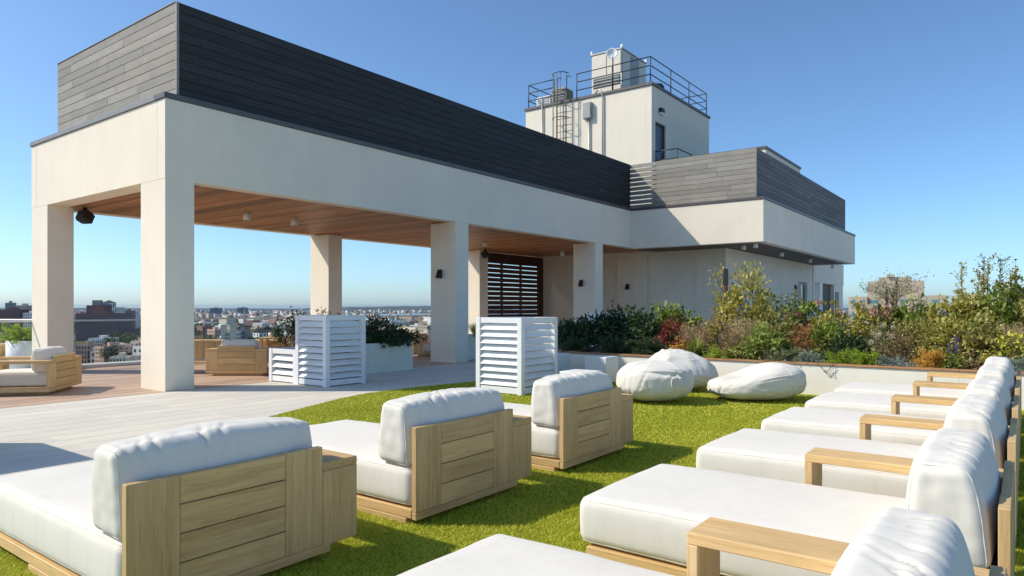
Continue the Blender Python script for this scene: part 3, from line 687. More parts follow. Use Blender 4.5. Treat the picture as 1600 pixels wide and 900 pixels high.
a0 = make_armchair(); mid_place(a0, 369, 15.45, rad(-53.1), 'timber lounge chair seen from behind, left of the white louvre box')
# long sofa-chaise by the corner column: both arms, deep seat
lc = copy_tree(a0); lc.location = (4.76, 13.72, 0); lc.rotation_euler = (0, 0, rad(48.7)); lc['label'] = 'timber lounge chair in front of the left rear column, its arm toward the view'; lc.scale = (1, 1.35, 1)
lc['group'] = 'timber lounge chairs under the pavilion'
a2 = copy_tree(a0); mid_place(a2, 690, 22.5, rad(120), 'timber lounge chair half hidden behind the middle column')
a3 = copy_tree(a0); mid_place(a3, 640, 25.0, rad(110), 'timber lounge chair with pale cushions beyond the green planter')
# low timber bench wall, tables
def table(name, label, px, D, rz, sx, sy, h, top=0.05, mat='teak_x', cat='table'):
    p = ray(px, D); t = thing(name, label, cat, (p[0], p[1], 0), rz)
    bx('tabletop', (-sx/2, -sy/2, h - top), (sx/2, sy/2, h), M[mat], t, 0.005)
    for a in (-1, 1):
        for b in (-1, 1): bx('leg', (a * (sx/2 - 0.05) - 0.04, b * (sy/2 - 0.05) - 0.04, 0), (a * (sx/2 - 0.05) + 0.04, b * (sy/2 - 0.05) + 0.04, h - top - 0.001), M[mat], t, 0.004)
    return t
table('coffee_table', 'low timber coffee table left of the lounge chair seen from behind', 310, 16.2, rad(-53), 1.0, 0.7, 0.30)
table('side_table', 'timber side table with two white cups beyond the low louvre box', 437, 19.0, rad(-53), 0.95, 0.55, 0.72)
for dx, nm in ((-0.25, 'left'), (0.2, 'right')):
    p = ray(437 + dx * 55, 19.0); tag(MB().lathe([(0.001, 0), (0.05, 0), (0.07, 0.12), (0.06, 0.12), (0.045, 0.01)], n=10).build('cup', M['white'], None, (p[0], p[1], 0.721)), 'small white cup at the %s of the timber side table' % nm, 'cup')
def bench(label, px, D, rz, ln, h, d=0.5):
    p = ray(px, D); t = thing('storage_bench', label, 'bench', (p[0], p[1], 0), rz)
    n = int(ln / 0.16)
    for k in range(n): bx('plank', (-ln/2 + k * ln/n + 0.003, -d/2, 0.02), (-ln/2 + (k+1) * ln/n - 0.003, -d/2 + 0.03, h - 0.04), M['teak_z'], t, 0.003)
    bx('carcass', (-ln/2 + 0.01, -d/2 + 0.031, 0), (ln/2 - 0.01, d/2, h - 0.041), M['teak_x'], t); bx('lid', (-ln/2 - 0.01, -d/2 - 0.02, h - 0.04), (ln/2 + 0.01, d/2 + 0.01, h), M['teak_x'], t, 0.004)
bench('long timber storage bench behind the lounge chair seen from behind', 368, 19.6, rad(-53.1), 2.9, 0.62)
bench('short timber box bench at the left edge beside the white round planter', 2, 17.5, rad(30), 0.8, 0.62)

# ------------------------------------------------------------------ louvred white enclosures
def louver_box(label, loc, wx, wy, h, ns, group='white louvred enclosures'):
    t = thing('louvre_box', label, 'louvred enclosure', loc, 0, group)
    P = 0.10; b0, t0 = 0.14, h - 0.11
    for x in (0, wx - P):
        for y in (0, wy - P): bx('post', (x, y, 0), (x + P, y + P, h), M['white'], t, 0.004)
    tilt = rad(50)
    def slats(ln):
        return MB().box((0, -0.066, -0.008), (ln - 2*P - 0.004, 0.066, 0.008), 0.003).mesh('slat', M['white'])
    sxm, sym = slats(wx), slats(wy)
    for side in range(4):
        ln = wx if side in (0, 2) else wy
        if side in (0, 2):
            y0 = 0.012 if side == 0 else wy - P + 0.012
            bx('top_rail', (P + 0.001, y0, h - 0.10), (wx - P - 0.001, y0 + 0.076, h - 0.002), M['white'], t, 0.003); bx('bottom_rail', (P + 0.001, y0, 0.02), (wx - P - 0.001, y0 + 0.076, 0.13), M['white'], t, 0.003)
        else:
            x0 = 0.012 if side == 3 else wx - P + 0.012
            bx('top_rail', (x0, P + 0.001, h - 0.10), (x0 + 0.076, wy - P - 0.001, h - 0.002), M['white'], t, 0.003); bx('bottom_rail', (x0, P + 0.001, 0.02), (x0 + 0.076, wy - P - 0.001, 0.13), M['white'], t, 0.003)
        for k in range(ns):
            z = b0 + (k + 0.5) * (t0 - b0) / ns
            if side == 0: s = obj('slat', sxm, t, (P + 0.002, 0.05, z)); s.rotation_euler = (tilt, 0, 0)
            if side == 2: s = obj('slat', sxm, t, (P + 0.002, wy - 0.05, z)); s.rotation_euler = (-tilt, 0, 0)
            if side == 3: s = obj('slat', sym, t, (0.05, wy - P - 0.002, z)); s.rotation_euler = (tilt, 0, rad(-90))
            if side == 1: s = obj('slat', sym, t, (wx - 0.05, wy - P - 0.002, z)); s.rotation_euler = (-tilt, 0, rad(-90))
    u = bx('inner_unit', (0.22, 0.22, 0.02), (wx - 0.22, wy - 0.22, h * 0.62), M['hvac_grey'], t)
    bx('unit_grille', (0.26, 0.205, 0.1), (wx - 0.26, 0.218, h * 0.56), M['grille'], u); bx('unit_grille', (0.205, 0.26, 0.1), (0.218, wy - 0.26, h * 0.56), M['grille'], u)
    return t
louver_box('tall white louvred box on the lawn edge in front of the dark planting', (9.65, 7.03, 0), 1.15, 1.04, 1.365, 9)
louver_box('tall white louvred box on the paving by the timber deck', (8.41, 10.79, 0), 1.0, 0.97, 1.39, 9)
louver_box('low white louvred box joined to the left of the tall one on the paving', (8.43, 11.77, 0), 0.9, 0.92, 0.69, 3)
louver_box('white louvred box half hidden behind the shaded shrubs', (17.3, 9.25, 0), 1.0, 1.0, 1.37, 9)

# white cubes
def cube(label, x, y, s=0.5, h=0.5):
    t = thing('cube_table', label, 'side table', (x, y, 0.01), rad(R.uniform(-1.5, 1.5)), 'white cube side tables')
    bx('body', (0, 0, 0.02), (s, s, h), M['white'], t, 0.012); bx('foot', (0.03, 0.03, 0), (s - 0.03, s - 0.03, 0.019), M['black'], t)
cube('white cube table in the shadow edge in front of the planter wall', 12.0, 6.66, 0.5, 0.54)
cube('white cube table between the louvred box and the planter wall', 11.9, 7.75, 0.5, 0.56)
cube('white cube table behind the back cushion of the farthest left chaise', 9.2, 5.45, 0.5, 0.52)

# ------------------------------------------------------------------ bean bags
def beanbag(label, loc, rz, size, fn, seed, pull=None):
    t = thing('beanbag', label, 'beanbag', loc, rz, 'white beanbags')
    n, m = 132, 84; vs = []; fs = []
    rr = random.Random(seed * 7 + 1); cr = []
    for k in range(26):
        o_ = Vector((rr.gauss(0, 1), rr.gauss(-0.5, 1), rr.uniform(-0.9, 0.9))).normalized()
        if pull and k < 11: o_ = Vector((0.28 + rr.gauss(0, 0.16), -0.9, 0.25 + rr.gauss(0, 0.14))).normalized()
        if not pull and k < 9: o_ = Vector((rr.uniform(-0.9, 0.9), -0.8, rr.uniform(-0.75, -0.2))).normalized()
        t_ = Vector((rr.gauss(0, 1), rr.gauss(0, 0.4), rr.gauss(0, 0.7))); t_ = (t_ - o_ * t_.dot(o_)).normalized(); cr.append((o_, t_, o_.cross(t_), rr.uniform(0.18, 0.55), rr.uniform(0.022, 0.05), rr.uniform(0.006, 0.018)))
    base_fn = fn
    def fn(d, sd_):
        q = base_fn(d, sd_); f = 0.0
        for o_, t_, n_, ln_, w_, dp_ in cr:
            if d.dot(o_) < 0.3: continue
            a_ = d.dot(t_) / ln_; b_ = (d.dot(n_) + 0.10 * ln_ * a_ * a_) / w_
            if abs(a_) < 2 and abs(b_) < 3.5: f += dp_ * math.exp(-a_ * a_ * 1.6) * (-math.exp(-b_ * b_) + 0.55 * math.exp(-(abs(b_) - 1.7) ** 2))
        return q + d * f
    for i in range(m + 1):
        th = math.pi * i / m
        for j in range(n):
            ph = 2 * math.pi * j / n
            d = Vector((math.sin(th) * math.cos(ph), math.sin(th) * math.sin(ph), math.cos(th)))
            q = fn(d, seed); vs.append((q.x * size[0], q.y * size[1], max(0.0, q.z * size[2])))
    for i in range(m):
        for j in range(n): fs.append((i*n + j, (i+1)*n + j, (i+1)*n + (j+1) % n, i*n + (j+1) % n))
    MB().add(vs, fs, True).build('bag', M['bean'], t)
    for a_ in (rad(-62), rad(28), rad(118), rad(208)):
        pts_ = []
        for k in range(4, 30):
            th = math.pi * k / 40; d = Vector((math.sin(th) * math.cos(a_), math.sin(th) * math.sin(a_), math.cos(th))); q = fn(d, seed); pts_.append((q.x * size[0], q.y * size[1], q.z * size[2]))
        MB().tube(pts_, 0.005, 5).build('seam', M['bean'], t)
    if pull:
        p = Vector(pull); lp = [p + Vector((0.02 * math.sin(a), 0, -0.07 + 0.07 * math.cos(a))) for a in [2*math.pi*k/12 for k in range(12)]]
        MB().tube(lp, 0.011, 6, closed=True).build('pull_strap', M['bean'], t)
    return t
def ridge(x): return 1 - abs(x)
def spow(v, e): return math.copysign(abs(v) ** e, v)
def bag_round(d, s):           # squat drum, flat foot, gathered toward one side
    z = d.z; r_ = Vector((spow(d.x, 0.8), spow(d.y, 0.8), 0))
    hz = 0.5 + 0.5 * spow(z, 0.72)
    q = Vector((r_.x * 0.5, r_.y * 0.5, hz))
    if z < 0: q.x *= 1 - 0.12 * z * z; q.y *= 1 - 0.12 * z * z
    g = math.atan2(d.y, d.x)
    # a deep fold from the pull loop
    fx = (d.x - 0.45); fz = (d.z - 0.28 + 0.22 * (d.x - 0.45))
    if d.y < 0:
        q.y += 0.030 * math.exp(-(fz * 10) ** 2) * math.exp(-((d.x - 0.15) * 1.7) ** 2)
        q.z -= 0.012 * math.exp(-(fz * 4) ** 2) * math.exp(-((d.x - 0.2) * 1.6) ** 2)
    f = 0.010 * ridge(nz(d.x * 1.6, d.y * 2.2, d.z * 3.5, s) * 2) * (0.5 + 0.5 * abs(d.z)) - 0.02
    f += 0.010 * nz(math.cos(g) * 4, math.sin(g) * 4, d.z * 2.0, s + 2) 
    q += d * f; q.x += 0.10 * (q.z - 0.4) * 0.4
    return q
def bag_peak(d, s):            # tent-like, pinched top
    z = d.z; hz = 0.5 + 0.5 * z
    k = 1.0 if z < -0.1 else 1 - 0.34 * (z + 0.1)
    q = Vector((spow(d.x, 0.85) * 0.5 * k, spow(d.y, 0.85) * 0.5 * k, 0.5 + 0.5 * spow(z, 0.8)))
    q.x -= 0.20 * max(0, hz - 0.35)
    g = math.atan2(d.y, d.x)
    sn_ = math.sqrt(max(0, 1 - z * z)); q += d * (0.03 * sn_ * ridge(1.8 * nz(math.cos(g) * 2.0 * sn_ + 1, math.sin(g) * 2.0 * sn_, z * 1.5, s)) - 0.02 + 0.010 * nz(d.x * 4, d.y * 4, d.z * 4, s + 3))
    if z > 0.8: q.z += 0.03 * nz(d.x * 7, d.y * 7, 0, s)
    return q
def bag_lounge(d, s):          # low at one end, rising to a rounded back
    z = d.z
    q = Vector((spow(d.x, 0.8) * 0.5, spow(d.y, 0.85) * 0.5, 0.5 + 0.5 * spow(z, 0.7)))
    xx = q.x + 0.5
    prof = 0.62 + 0.40 * (1 / (1 + math.exp(-(xx - 0.42) * 9)))
    dip = 0.10 * math.exp(-((xx - 0.32) * 6) ** 2) * math.exp(-((q.y) * 3.4) ** 2)
    q.z = q.z * prof - dip * max(0, z)
    if q.z < 0.22: q.x *= 0.90 + 0.45 * q.z; 
    g = q.x * 0.8 - q.z * 0.6
    q += d * (0.008 * ridge(2.4 * nz(q.x * 2.2 + q.z * 2, q.y * 2.5, q.z * 3 - q.x * 3, s)) - 0.006 + 0.006 * nz(d.x * 6, d.y * 6, d.z * 6, s + 2))
    return q
CAMROT = math.atan2(RY, RX)     # local x along the picture, y away from the eye
def bag_at(px, D): p = ray(px, D); return (p[0], p[1], 0.012)
beanbag('white beanbag with a pull loop, nearest the farthest left chaise', bag_at(1022, 11.25), CAMROT, (1.26, 1.20, 0.665), bag_round, 2, pull=(0.17, -0.60, 0.43))
beanbag('white peaked beanbag behind the other two against the planter wall', bag_at(1066, 12.75), CAMROT, (1.35, 0.95, 0.77), bag_peak, 5)
beanbag('wide low white beanbag on the right with a sunken seat', bag_at(1181, 11.45), CAMROT, (1.58, 1.10, 0.63), bag_lounge, 8)

# ------------------------------------------------------------------ planters
def soilbox(label, loc, sx, sy, h, rz=0.0, mat='planter_white', name='planter', round_=False):
    t = thing(name, label, 'planter', loc, rz)
    if round_:
        MB().lathe([(0.001, 0), (0.8*sx, 0), (sx, 0.1), (sx, h), (sx - 0.04, h), (sx - 0.04, h - 0.08)], n=24).build('shell', M['white'], t); MB().lathe([(sx - 0.045, h - 0.07), (0.001, h - 0.05)], n=16).build('soil', M['soil'], t)
    else:
        n = max(1, int(sx / 0.7))
        for k in range(n): bx('panel', (k*sx/n + 0.001, 0, 0), ((k+1)*sx/n - 0.001, 0.04, h), M[mat], t, 0.002)
        bx('shell', (0.001, 0.041, 0), (sx - 0.001, sy, h - 0.10), M[mat], t)
        bx('side', (0.002, 0.042, h - 0.099), (0.05, sy - 0.002, h - 0.001), M[mat], t); bx('side', (sx - 0.05, 0.042, h - 0.099), (sx - 0.002, sy - 0.002, h - 0.001), M[mat], t); bx('side', (0.052, sy - 0.05, h - 0.099), (sx - 0.052, sy - 0.002, h - 0.0015), M[mat], t)
        bx('soil', (0.052, 0.043, h - 0.098), (sx - 0.052, sy - 0.052, h - 0.05), M['soil'], t)
    return t
soilbox('long pale green-white planter box beyond the louvred box on the paving', (9.35, 12.25, 0), 2.85, 0.8, 0.70)
soilbox('pale planter box behind the middle column, beside the lawn louvred box', (14.9, 13.1, 0), 1.6, 0.7, 0.72)
p = ray(41, 17.2); soilbox('round white planter pot with a green bush at the left edge', (p[0], p[1], 0), 0.42, 0.42, 0.72, 0, round_=True)

soilbox('tall pale unseen box left of the view, added to cast the shadow on the paving', (1.2, 8.75, 0), 0.95, 1.40, 1.30)  # unseen stand-in for whatever casts the shadow on the paving
# raised bed on the right: wall along the lawn
BW = 12.82
bed = thing('planter_wall', 'long low cream stucco planter wall with a timber cap behind the beanbags', 'planter wall', (BW, -9, 0))
for k in range(7):
    y0 = k * 2.46; bx('wall_panel', (0, y0 + 0.0015, -0.05), (0.16, y0 + 2.4585, 0.535), M['plaster_cream'], bed, 0.003)
    bx('cap_board', (-0.025, y0 + 0.001, 0.537), (0.20, y0 + 2.459, 0.565), M['cap'], bed, 0.004)
bx('end_wall', (0.162, 17.06, -0.05), (4.5, 17.22, 0.534), M['plaster_cream'], bed); bx('cap_board', (0.202, 17.03, 0.537), (4.5, 17.25, 0.564), M['cap'], bed)
me = bpy.data.meshes.new('planting_soil'); vs = []; fs = []; nx_, ny_ = 16, 60
for i in range(nx_):
    for j in range(ny_):
        x = BW + 0.165 + 4.6 * i / (nx_ - 1); y = -9 + 17.0 * j / (ny_ - 1); vs.append((x, y, 0.47 + 0.05 * nz(x * 2, y * 2, 0) + 0.10 * i / nx_))
for i in range(nx_ - 1):
    for j in range(ny_ - 1): fs.append((i*ny_ + j, (i+1)*ny_ + j, (i+1)*ny_ + j + 1, i*ny_ + j + 1))
me.from_pydata(vs, [], fs); me.materials.append(M['soil']); tag(obj('planting_soil', me), kind='structure')

# ------------------------------------------------------------------ plants
LEAF = {}
def LM(k, a, b, c, tr=0.32): LEAF[k] = mat_leaf('leaf_' + k, a, b, c, tr)
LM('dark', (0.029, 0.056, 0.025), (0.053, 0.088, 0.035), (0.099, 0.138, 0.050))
LM('green', (0.1, 0.17, 0.025), (0.22, 0.3, 0.045), (0.44, 0.48, 0.12), 0.42)
LM('olive', (0.14, 0.15, 0.03), (0.3, 0.29, 0.065), (0.56, 0.5, 0.2), 0.42)
LM('gold', (0.24, 0.22, 0.03), (0.45, 0.41, 0.07), (0.7, 0.63, 0.25), 0.42)
LM('bright', (0.2, 0.32, 0.02), (0.32, 0.46, 0.035), (0.48, 0.58, 0.08), 0.42)
LM('blue', (0.143, 0.216, 0.162), (0.243, 0.311, 0.243), (0.386, 0.446, 0.365))
LM('red', (0.143, 0.027, 0.021), (0.270, 0.060, 0.042), (0.445, 0.150, 0.105))
LM('rust', (0.24, 0.075, 0.03), (0.4, 0.16, 0.06), (0.58, 0.32, 0.15), 0.42)
LM('brown', (0.15, 0.085, 0.045), (0.3, 0.185, 0.095), (0.52, 0.36, 0.21), 0.42)
LM('tan', (0.38, 0.25, 0.12), (0.56, 0.41, 0.23), (0.74, 0.6, 0.4), 0.42)
LM('orange', (0.58, 0.29, 0.03), (0.74, 0.42, 0.06), (0.82, 0.54, 0.13))
LM('yellow', (0.32, 0.34, 0.02), (0.50, 0.50, 0.04), (0.66, 0.62, 0.12))
LM('purple', (0.138, 0.091, 0.286), (0.220, 0.143, 0.429), (0.345, 0.247, 0.546))
LM('pink', (0.551, 0.240, 0.240), (0.657, 0.380, 0.350), (0.763, 0.550, 0.480))
LM('whitefl', (0.591, 0.495, 0.378), (0.687, 0.603, 0.504), (0.763, 0.693, 0.630))
LM('lichen', (0.14, 0.18, 0.08), (0.25, 0.29, 0.13), (0.4, 0.42, 0.22))

class Leaves:
    def __init__(s, seed): s.r = np.random.RandomState(seed); s.p = []; s.d = []; s.u = []; s.l = []; s.w = []; s.t = []
    def add(s, p, d, l, w, t, up=None):
        s.p.append(p); s.d.append(d); s.l.append(l); s.w.append(w); s.t.append(t); s.u.append(up if up is not None else s.r.normal(size=3))
    def mesh(s, name, mat):
        p = np.array(s.p, float); d = np.array(s.d, float); u = np.array(s.u, float); l = np.array(s.l)[:, None]; w = np.array(s.w)[:, None]
        d /= np.linalg.norm(d, axis=1)[:, None] + 1e-9; sd_ = np.cross(d, u); sd_ /= np.linalg.norm(sd_, axis=1)[:, None] + 1e-9
        nn = np.cross(sd_, d)
        n = len(p); v = np.empty((n, 4, 3)); v[:, 0] = p; v[:, 1] = p + d * l * 0.5 + sd_ * w * 0.5 + nn * w * 0.12; v[:, 2] = p + d * l - nn * l * 0.12; v[:, 3] = p + d * l * 0.5 - sd_ * w * 0.5 + nn * w * 0.12
        me = bpy.data.meshes.new(name); me.vertices.add(n * 4); me.vertices.foreach_set('co', v.reshape(-1))
        tri = np.array([[0, 1, 2], [0, 2, 3]]); idx = (np.arange(n)[:, None, None] * 4 + tri[None]).reshape(-1)
        me.loops.add(n * 6); me.loops.foreach_set('vertex_index', idx.astype(np.int32))
        me.polygons.add(n * 2); me.polygons.foreach_set('loop_start', (np.arange(n * 2) * 3).astype(np.int32))
        me.update(calc_edges=True); at = me.attributes.new('tint', 'FLOAT', 'POINT'); at.data.foreach_set('value', np.repeat(np.array(s.t, float), 4))
        me.materials.append(mat); return me
def shrub(name, label, cat, x, y, z0, rx, ry, h, pal, n=700, L=0.07, W=0.035, seed=1, clump=0.12, low=0.08, twigs=14, flowers=None, group=None, droop=0.0, open_=0.0, fl_size=0.07):
    big_ = 1.25 if pal in ('gold', 'green', 'olive', 'dark') else 1.0
    n = int(n * 1.35 / big_); L *= 1.2 * big_; W *= 1.35 * big_
    t = thing(name, label, cat, (x, y, z0), 0, group); lv = Leaves(seed); r_ = lv.r
    ncl = max(8, n // 16); cl = []
    for _ in range(ncl):
        a = r_.uniform(0, 2*np.pi); c = r_.uniform(-0.25, 1) ; rr = (0.55 + 0.45 * r_.uniform() ** 0.5); sb = math.sqrt(max(0, 1 - c*c))
        lump = 1 + 0.28 * math.sin(a * 3 + seed) * math.sin(c * 5 + seed * 2)
        q = np.array([rx * rr * lump * sb * math.cos(a), ry * rr * lump * sb * math.sin(a), low * h + (h * (1 - low)) * (0.25 + 0.75 * max(0, c) * rr * lump if c > 0 else 0.25 * (1 + c) * rr)])
        cl.append(q)
    for q in cl:
        ct = r_.uniform(0.1, 0.9); k = int(r_.poisson(n / ncl)) + 1
        for _ in range(k):
            p = q + r_.normal(size=3) * clump * 0.5; p[2] = max(0.01, p[2])
            o_ = p - np.array([0, 0, h * 0.35]); o_ = o_ / (np.linalg.norm(o_) + 1e-6); d = o_ + r_.normal(size=3) * 0.1; d = d / (np.linalg.norm(d) + 1e-6) + r_.normal(size=3) * 0.65 + np.array([0, 0, 0.25 - droop])
            lv.add(p, d, L * r_.uniform(0.6, 1.3), W * r_.uniform(0.7, 1.25), np.clip(ct + r_.normal() * 0.16, 0, 1), o_ + np.array([0, 0, 0.8]) + r_.normal(size=3) * 0.45)
    obj('foliage', lv.mesh('foliage', LEAF[pal]), t)
    mb = MB()
    for q in cl[:twigs]:
        b = Vector((r_.normal() * 0.05, r_.normal() * 0.05, -0.05)); e = Vector(q) * (1.06 if open_ else 0.95); m_ = b.lerp(e, 0.5) + Vector((r_.normal() * 0.04, r_.normal() * 0.04, 0.06 * h))
        mb.tube([b, m_, e], [0.011, 0.008, 0.004], 4, cap=False)
    if twigs: mb.build('stem', M['bark'], t)
    if flowers:
        pal_f, nf = flowers
        side = lambda q: q[0] * RX + q[1] * RY; tops = []
        for k in range(nf):
            c0 = (-0.85 + 1.7 * (k + 0.5) / nf) * rx; near_ = [q for q in cl if abs(side(q) - c0) < 0.9 * rx / nf + 0.03] or cl
            near_ = sorted(near_, key=lambda q: -q[2] + (q[0] * FX + q[1] * FY) * 0.5); tops.append(near_[min(len(near_) - 1, k % 3)])
        for q in tops:
            fl = Leaves(seed + 31 + abs(int(q[0] * 1000))); fr = fl.r; R_ = fl_size * fr.uniform(0.75, 1.3)
            for _ in range(110):
                d = fr.normal(size=3); d /= np.linalg.norm(d); fl.add(d * R_ * fr.uniform(0.7, 0.95), d * 0.4 + fr.normal(size=3) * 0.8, R_ * 0.36, R_ * 0.36, fr.uniform(0, 1))
            obj('flower_head', fl.mesh('flower_head', LEAF[pal_f]), t, (q[0] - FX * 0.05, q[1] - FY * 0.05, q[2] + 0.05))
    return t
def tuft(name, label, cat, x, y, z0, r0, h, pal, n=260, W=0.012, seed=1, arch=0.5, group=None, plume=None):
    t = thing(name, label, cat, (x, y, z0), 0, group); r_ = np.random.RandomState(seed); vs = []; fs = []; tint = []
    pl = Leaves(seed + 5)
    for _ in range(n):
        a = r_.uniform(0, 2*np.pi); b = np.array([math.cos(a), math.sin(a), 0]) * r0 * 0.3 * r_.uniform(); out = np.array([math.cos(a), math.sin(a), 0]); hh = h * r_.uniform(0.55, 1.05); ar = arch * r_.uniform(0.3, 1.2); sd_ = np.array([-math.sin(a), math.cos(a), 0]) * W * 0.5
        o_ = len(vs)
        for k, s in enumerate((0, 0.4, 0.75, 1.0)):
            c = b + out * (ar * r0 * 1.6 * s ** 1.8) + np.array([0, 0, hh * (s - 0.28 * ar * s ** 3)]); w = (1, 0.9, 0.6, 0.08)[k]
            vs += [tuple(c - sd_ * w), tuple(c + sd_ * w)]
        fs += [(o_ + 2*k, o_ + 2*k + 1, o_ + 2*k + 3, o_ + 2*k + 2) for k in range(3)]; tint += [r_.uniform()] * 8
        if plume and r_.uniform() < 0.3:
            for _ in range(14): pl.add(c + r_.normal(size=3) * np.array([0.02, 0.02, 0.05]), out * 0.4 + r_.normal(size=3) + np.array([0, 0, 1]), 0.05, 0.012, r_.uniform())
    me = bpy.data.meshes.new('blades'); me.from_pydata(vs, [], fs); at = me.attributes.new('tint', 'FLOAT', 'POINT'); at.data.foreach_set('value', tint); me.materials.append(LEAF[pal]); obj('blades', me, t)
    if plume: obj('plumes', pl.mesh('plumes', LEAF[plume]), t)
    return t
def sprays(name, label, cat, x, y, z0, rx, h, pal, n=46, seed=1, L=0.035, W=0.012, group=None, flat=1.0):
    t = thing(name, label, cat, (x, y, z0), 0, group); lv = Leaves(seed); r_ = lv.r; mb = MB()
    for _ in range(n):
        a = r_.uniform(0, 2*np.pi); el = r_.uniform(0.1, 1.25) * flat; ln = rx * r_.uniform(0.65, 1.1); d = np.array([math.cos(a) * math.cos(el), math.sin(a) * math.cos(el), math.sin(el) * h / rx])
        pts = []; ct = r_.uniform(0.15, 0.85)
        for s in np.linspace(0.0, 1, 13):
            p = d * ln * s; p[2] += 0.05 - 0.20 * h * s * s * (1 if el < 0.7 else 0.3); pts.append(p)
            k = 3 if s < 0.3 else 6
            for _ in range(k):
                q = p + r_.normal(size=3) * 0.02; q[2] = max(0.005, q[2]); lv.add(q, d + r_.normal(size=3) * 0.75 + np.array([0, 0, 0.25]), L * r_.uniform(0.7, 1.3), W, np.clip(ct + r_.normal() * 0.2 + 0.2 * (s - 0.5), 0, 1))
        mb.tube([tuple(q) for q in pts[::4]], [0.007, 0.006, 0.005, 0.003], 3, cap=False)
    obj('foliage', lv.mesh('foliage', LEAF[pal]), t); mb.build('stem', M['bark'], t); return t
def spot(px, xr): D, y = ray_x(px, xr); return xr, y, D
def top_h(py, D, z0=0.5): return EYE - (py - CY) / FPX * D - z0
Z0 = 0.50
def S(kind, label, cat, px, wpx, top, xr, pal, seed, **kw):
    x, y, D = spot(px, xr); z0 = Z0 + 0.10 * (xr - BW - 0.165) / 4.6 * 1.0 - 0.02; w = wpx / 2 * D / FPX; h = max(0.12, top_h(top, D, z0))
    if kind == 'tuft': return tuft('ornamental_grass' if cat == 'grass' else kw.pop('name', 'perennial'), label, cat, x, y, z0, w, h, pal, seed=seed, **kw)
    if kind == 'spray': return sprays('juniper' if cat == 'juniper' else 'conifer', label, cat, x, y, z0, w, h, pal, seed=seed, **kw)
    return shrub(kw.pop('name', 'shrub'), label, cat, x, y, z0, w, w * kw.pop('dep', 0.9), h, pal, seed=seed, **kw)
F, Mi, Ba = 13.25, 14.15, 15.3
# front edge, left to right
S('spray', 'bright green ferny juniper left of the brown dried bush on the wall edge', 'juniper', 1126, 74, 541, F, 'bright', 1, n=60)
S('shrub', 'small orange bush at the shaded end of the planting', 'shrub', 1064, 30, 536, F + 0.2, 'orange', 2, n=300, L=0.04, W=0.018)
S('tuft', 'strappy green perennial between the small orange bush and the ferny juniper', 'perennial', 1087, 44, 523, F + 0.2, 'green', 3, n=170, W=0.02)
S('shrub', 'brown dried bush with a rounded feathery head at the wall edge', 'shrub', 1146, 56, 519, F + 0.15, 'brown', 4, n=1000, L=0.035, W=0.010, twigs=40, clump=0.10)
S('shrub', 'rounded leafy green shrub right of the brown dried bush', 'shrub', 1193, 84, 513, F + 0.2, 'green', 5, n=1000, L=0.055, W=0.03)
S('spray', 'low lichen-green spreading groundcover before the blue juniper', 'groundcover', 1230, 84, 545, F - 0.05, 'lichen', 6, n=60, L=0.04, W=0.02)
S('spray', 'blue-grey creeping juniper draped by the wall, middle of the bed', 'juniper', 1262, 66, 549, F - 0.05, 'blue', 7, n=60)
S('spray', 'bright green feathery juniper, left of a touching pair', 'juniper', 1314, 60, 547, F - 0.05, 'bright', 8, n=56)
S('spray', 'bright green feathery juniper, right of a touching pair', 'juniper', 1350, 60, 549, F - 0.05, 'bright', 9, n=56)
S('spray', 'blue-grey creeping juniper between the bright pair and the orange conifer', 'juniper', 1397, 64, 560, F - 0.05, 'blue', 10, n=54)
S('spray', 'golden orange thread-leaf conifer on the wall edge', 'conifer', 1454, 58, 548, F + 0.05, 'orange', 11, n=80, W=0.008, L=0.05)
S('shrub', 'small green salvia with purple flower spikes', 'perennial', 1490, 36, 552, F + 0.1, 'green', 12, n=260, L=0.045, W=0.02, name='salvia')
x, y, D = spot(1490, F + 0.1); sp = Leaves(77)
sal = thing('flower_spikes', 'pair of purple salvia flower spikes above the small green salvia', 'flowers', (x, y, 0.75))
for k, (dx, hh) in enumerate(((-0.07, 0.16), (0.03, 0.28), (0.07, 0.24))):
    for s in np.linspace(0, 1, 40): sp.add((dx * RX + 0.02 * sp.r.normal() * (1 - s) , dx * RY + 0.015 * sp.r.normal() * (1 - s), 0.05 + hh * s), sp.r.normal(size=3) + np.array([0, 0, 0.5]), 0.028, 0.018, sp.r.uniform())
obj('spike', sp.mesh('spike', LEAF['purple']), sal)
S('shrub', 'bright yellow-green leafy perennial behind the far chaise cushion', 'perennial', 1572, 66, 520, F + 0.45, 'yellow', 13, n=420, L=0.05, W=0.03, name='perennial')
S('spray', 'blue-grey juniper right of the chaise row at the picture edge', 'juniper', 1596, 50, 562, F, 'blue', 14, n=44)
S('shrub', 'low dry brown plant on bare mulch right of the purple salvia', 'shrub', 1536, 60, 556, F + 0.25, 'brown', 15, n=220, L=0.04, W=0.02)
# middle of the bed
S('shrub', 'dark red leaved shrub beside the shaded shrubs', 'shrub', 1051, 46, 499, Mi - 0.1, 'red', 20, n=520, L=0.06, W=0.035)
S('tuft', 'tan dried ornamental grass left of the brown bush', 'grass', 1086, 50, 508, Mi - 0.1, 'tan', 21, n=260, W=0.010, plume='tan')
S('shrub', 'twiggy brown bush below the tall pale-leaved shrub', 'shrub', 1114, 60, 492, Mi + 0.1, 'brown', 22, n=900, L=0.04, W=0.014, twigs=36)
S('shrub', 'yellow-green leafy shrub at the foot of the tall pale-leaved shrub', 'shrub', 1138, 76, 482, Mi + 0.4, 'gold', 23, n=900, L=0.06, W=0.032)
S('tuft', 'pale dried grass plume behind the brown dried bush', 'grass', 1166, 64, 498, Mi - 0.2, 'tan', 24, n=300, W=0.009, plume='tan')
S('shrub', 'olive shrub above the rounded green shrub', 'shrub', 1212, 80, 488, Mi, 'olive', 25, n=1000, L=0.05, W=0.026)
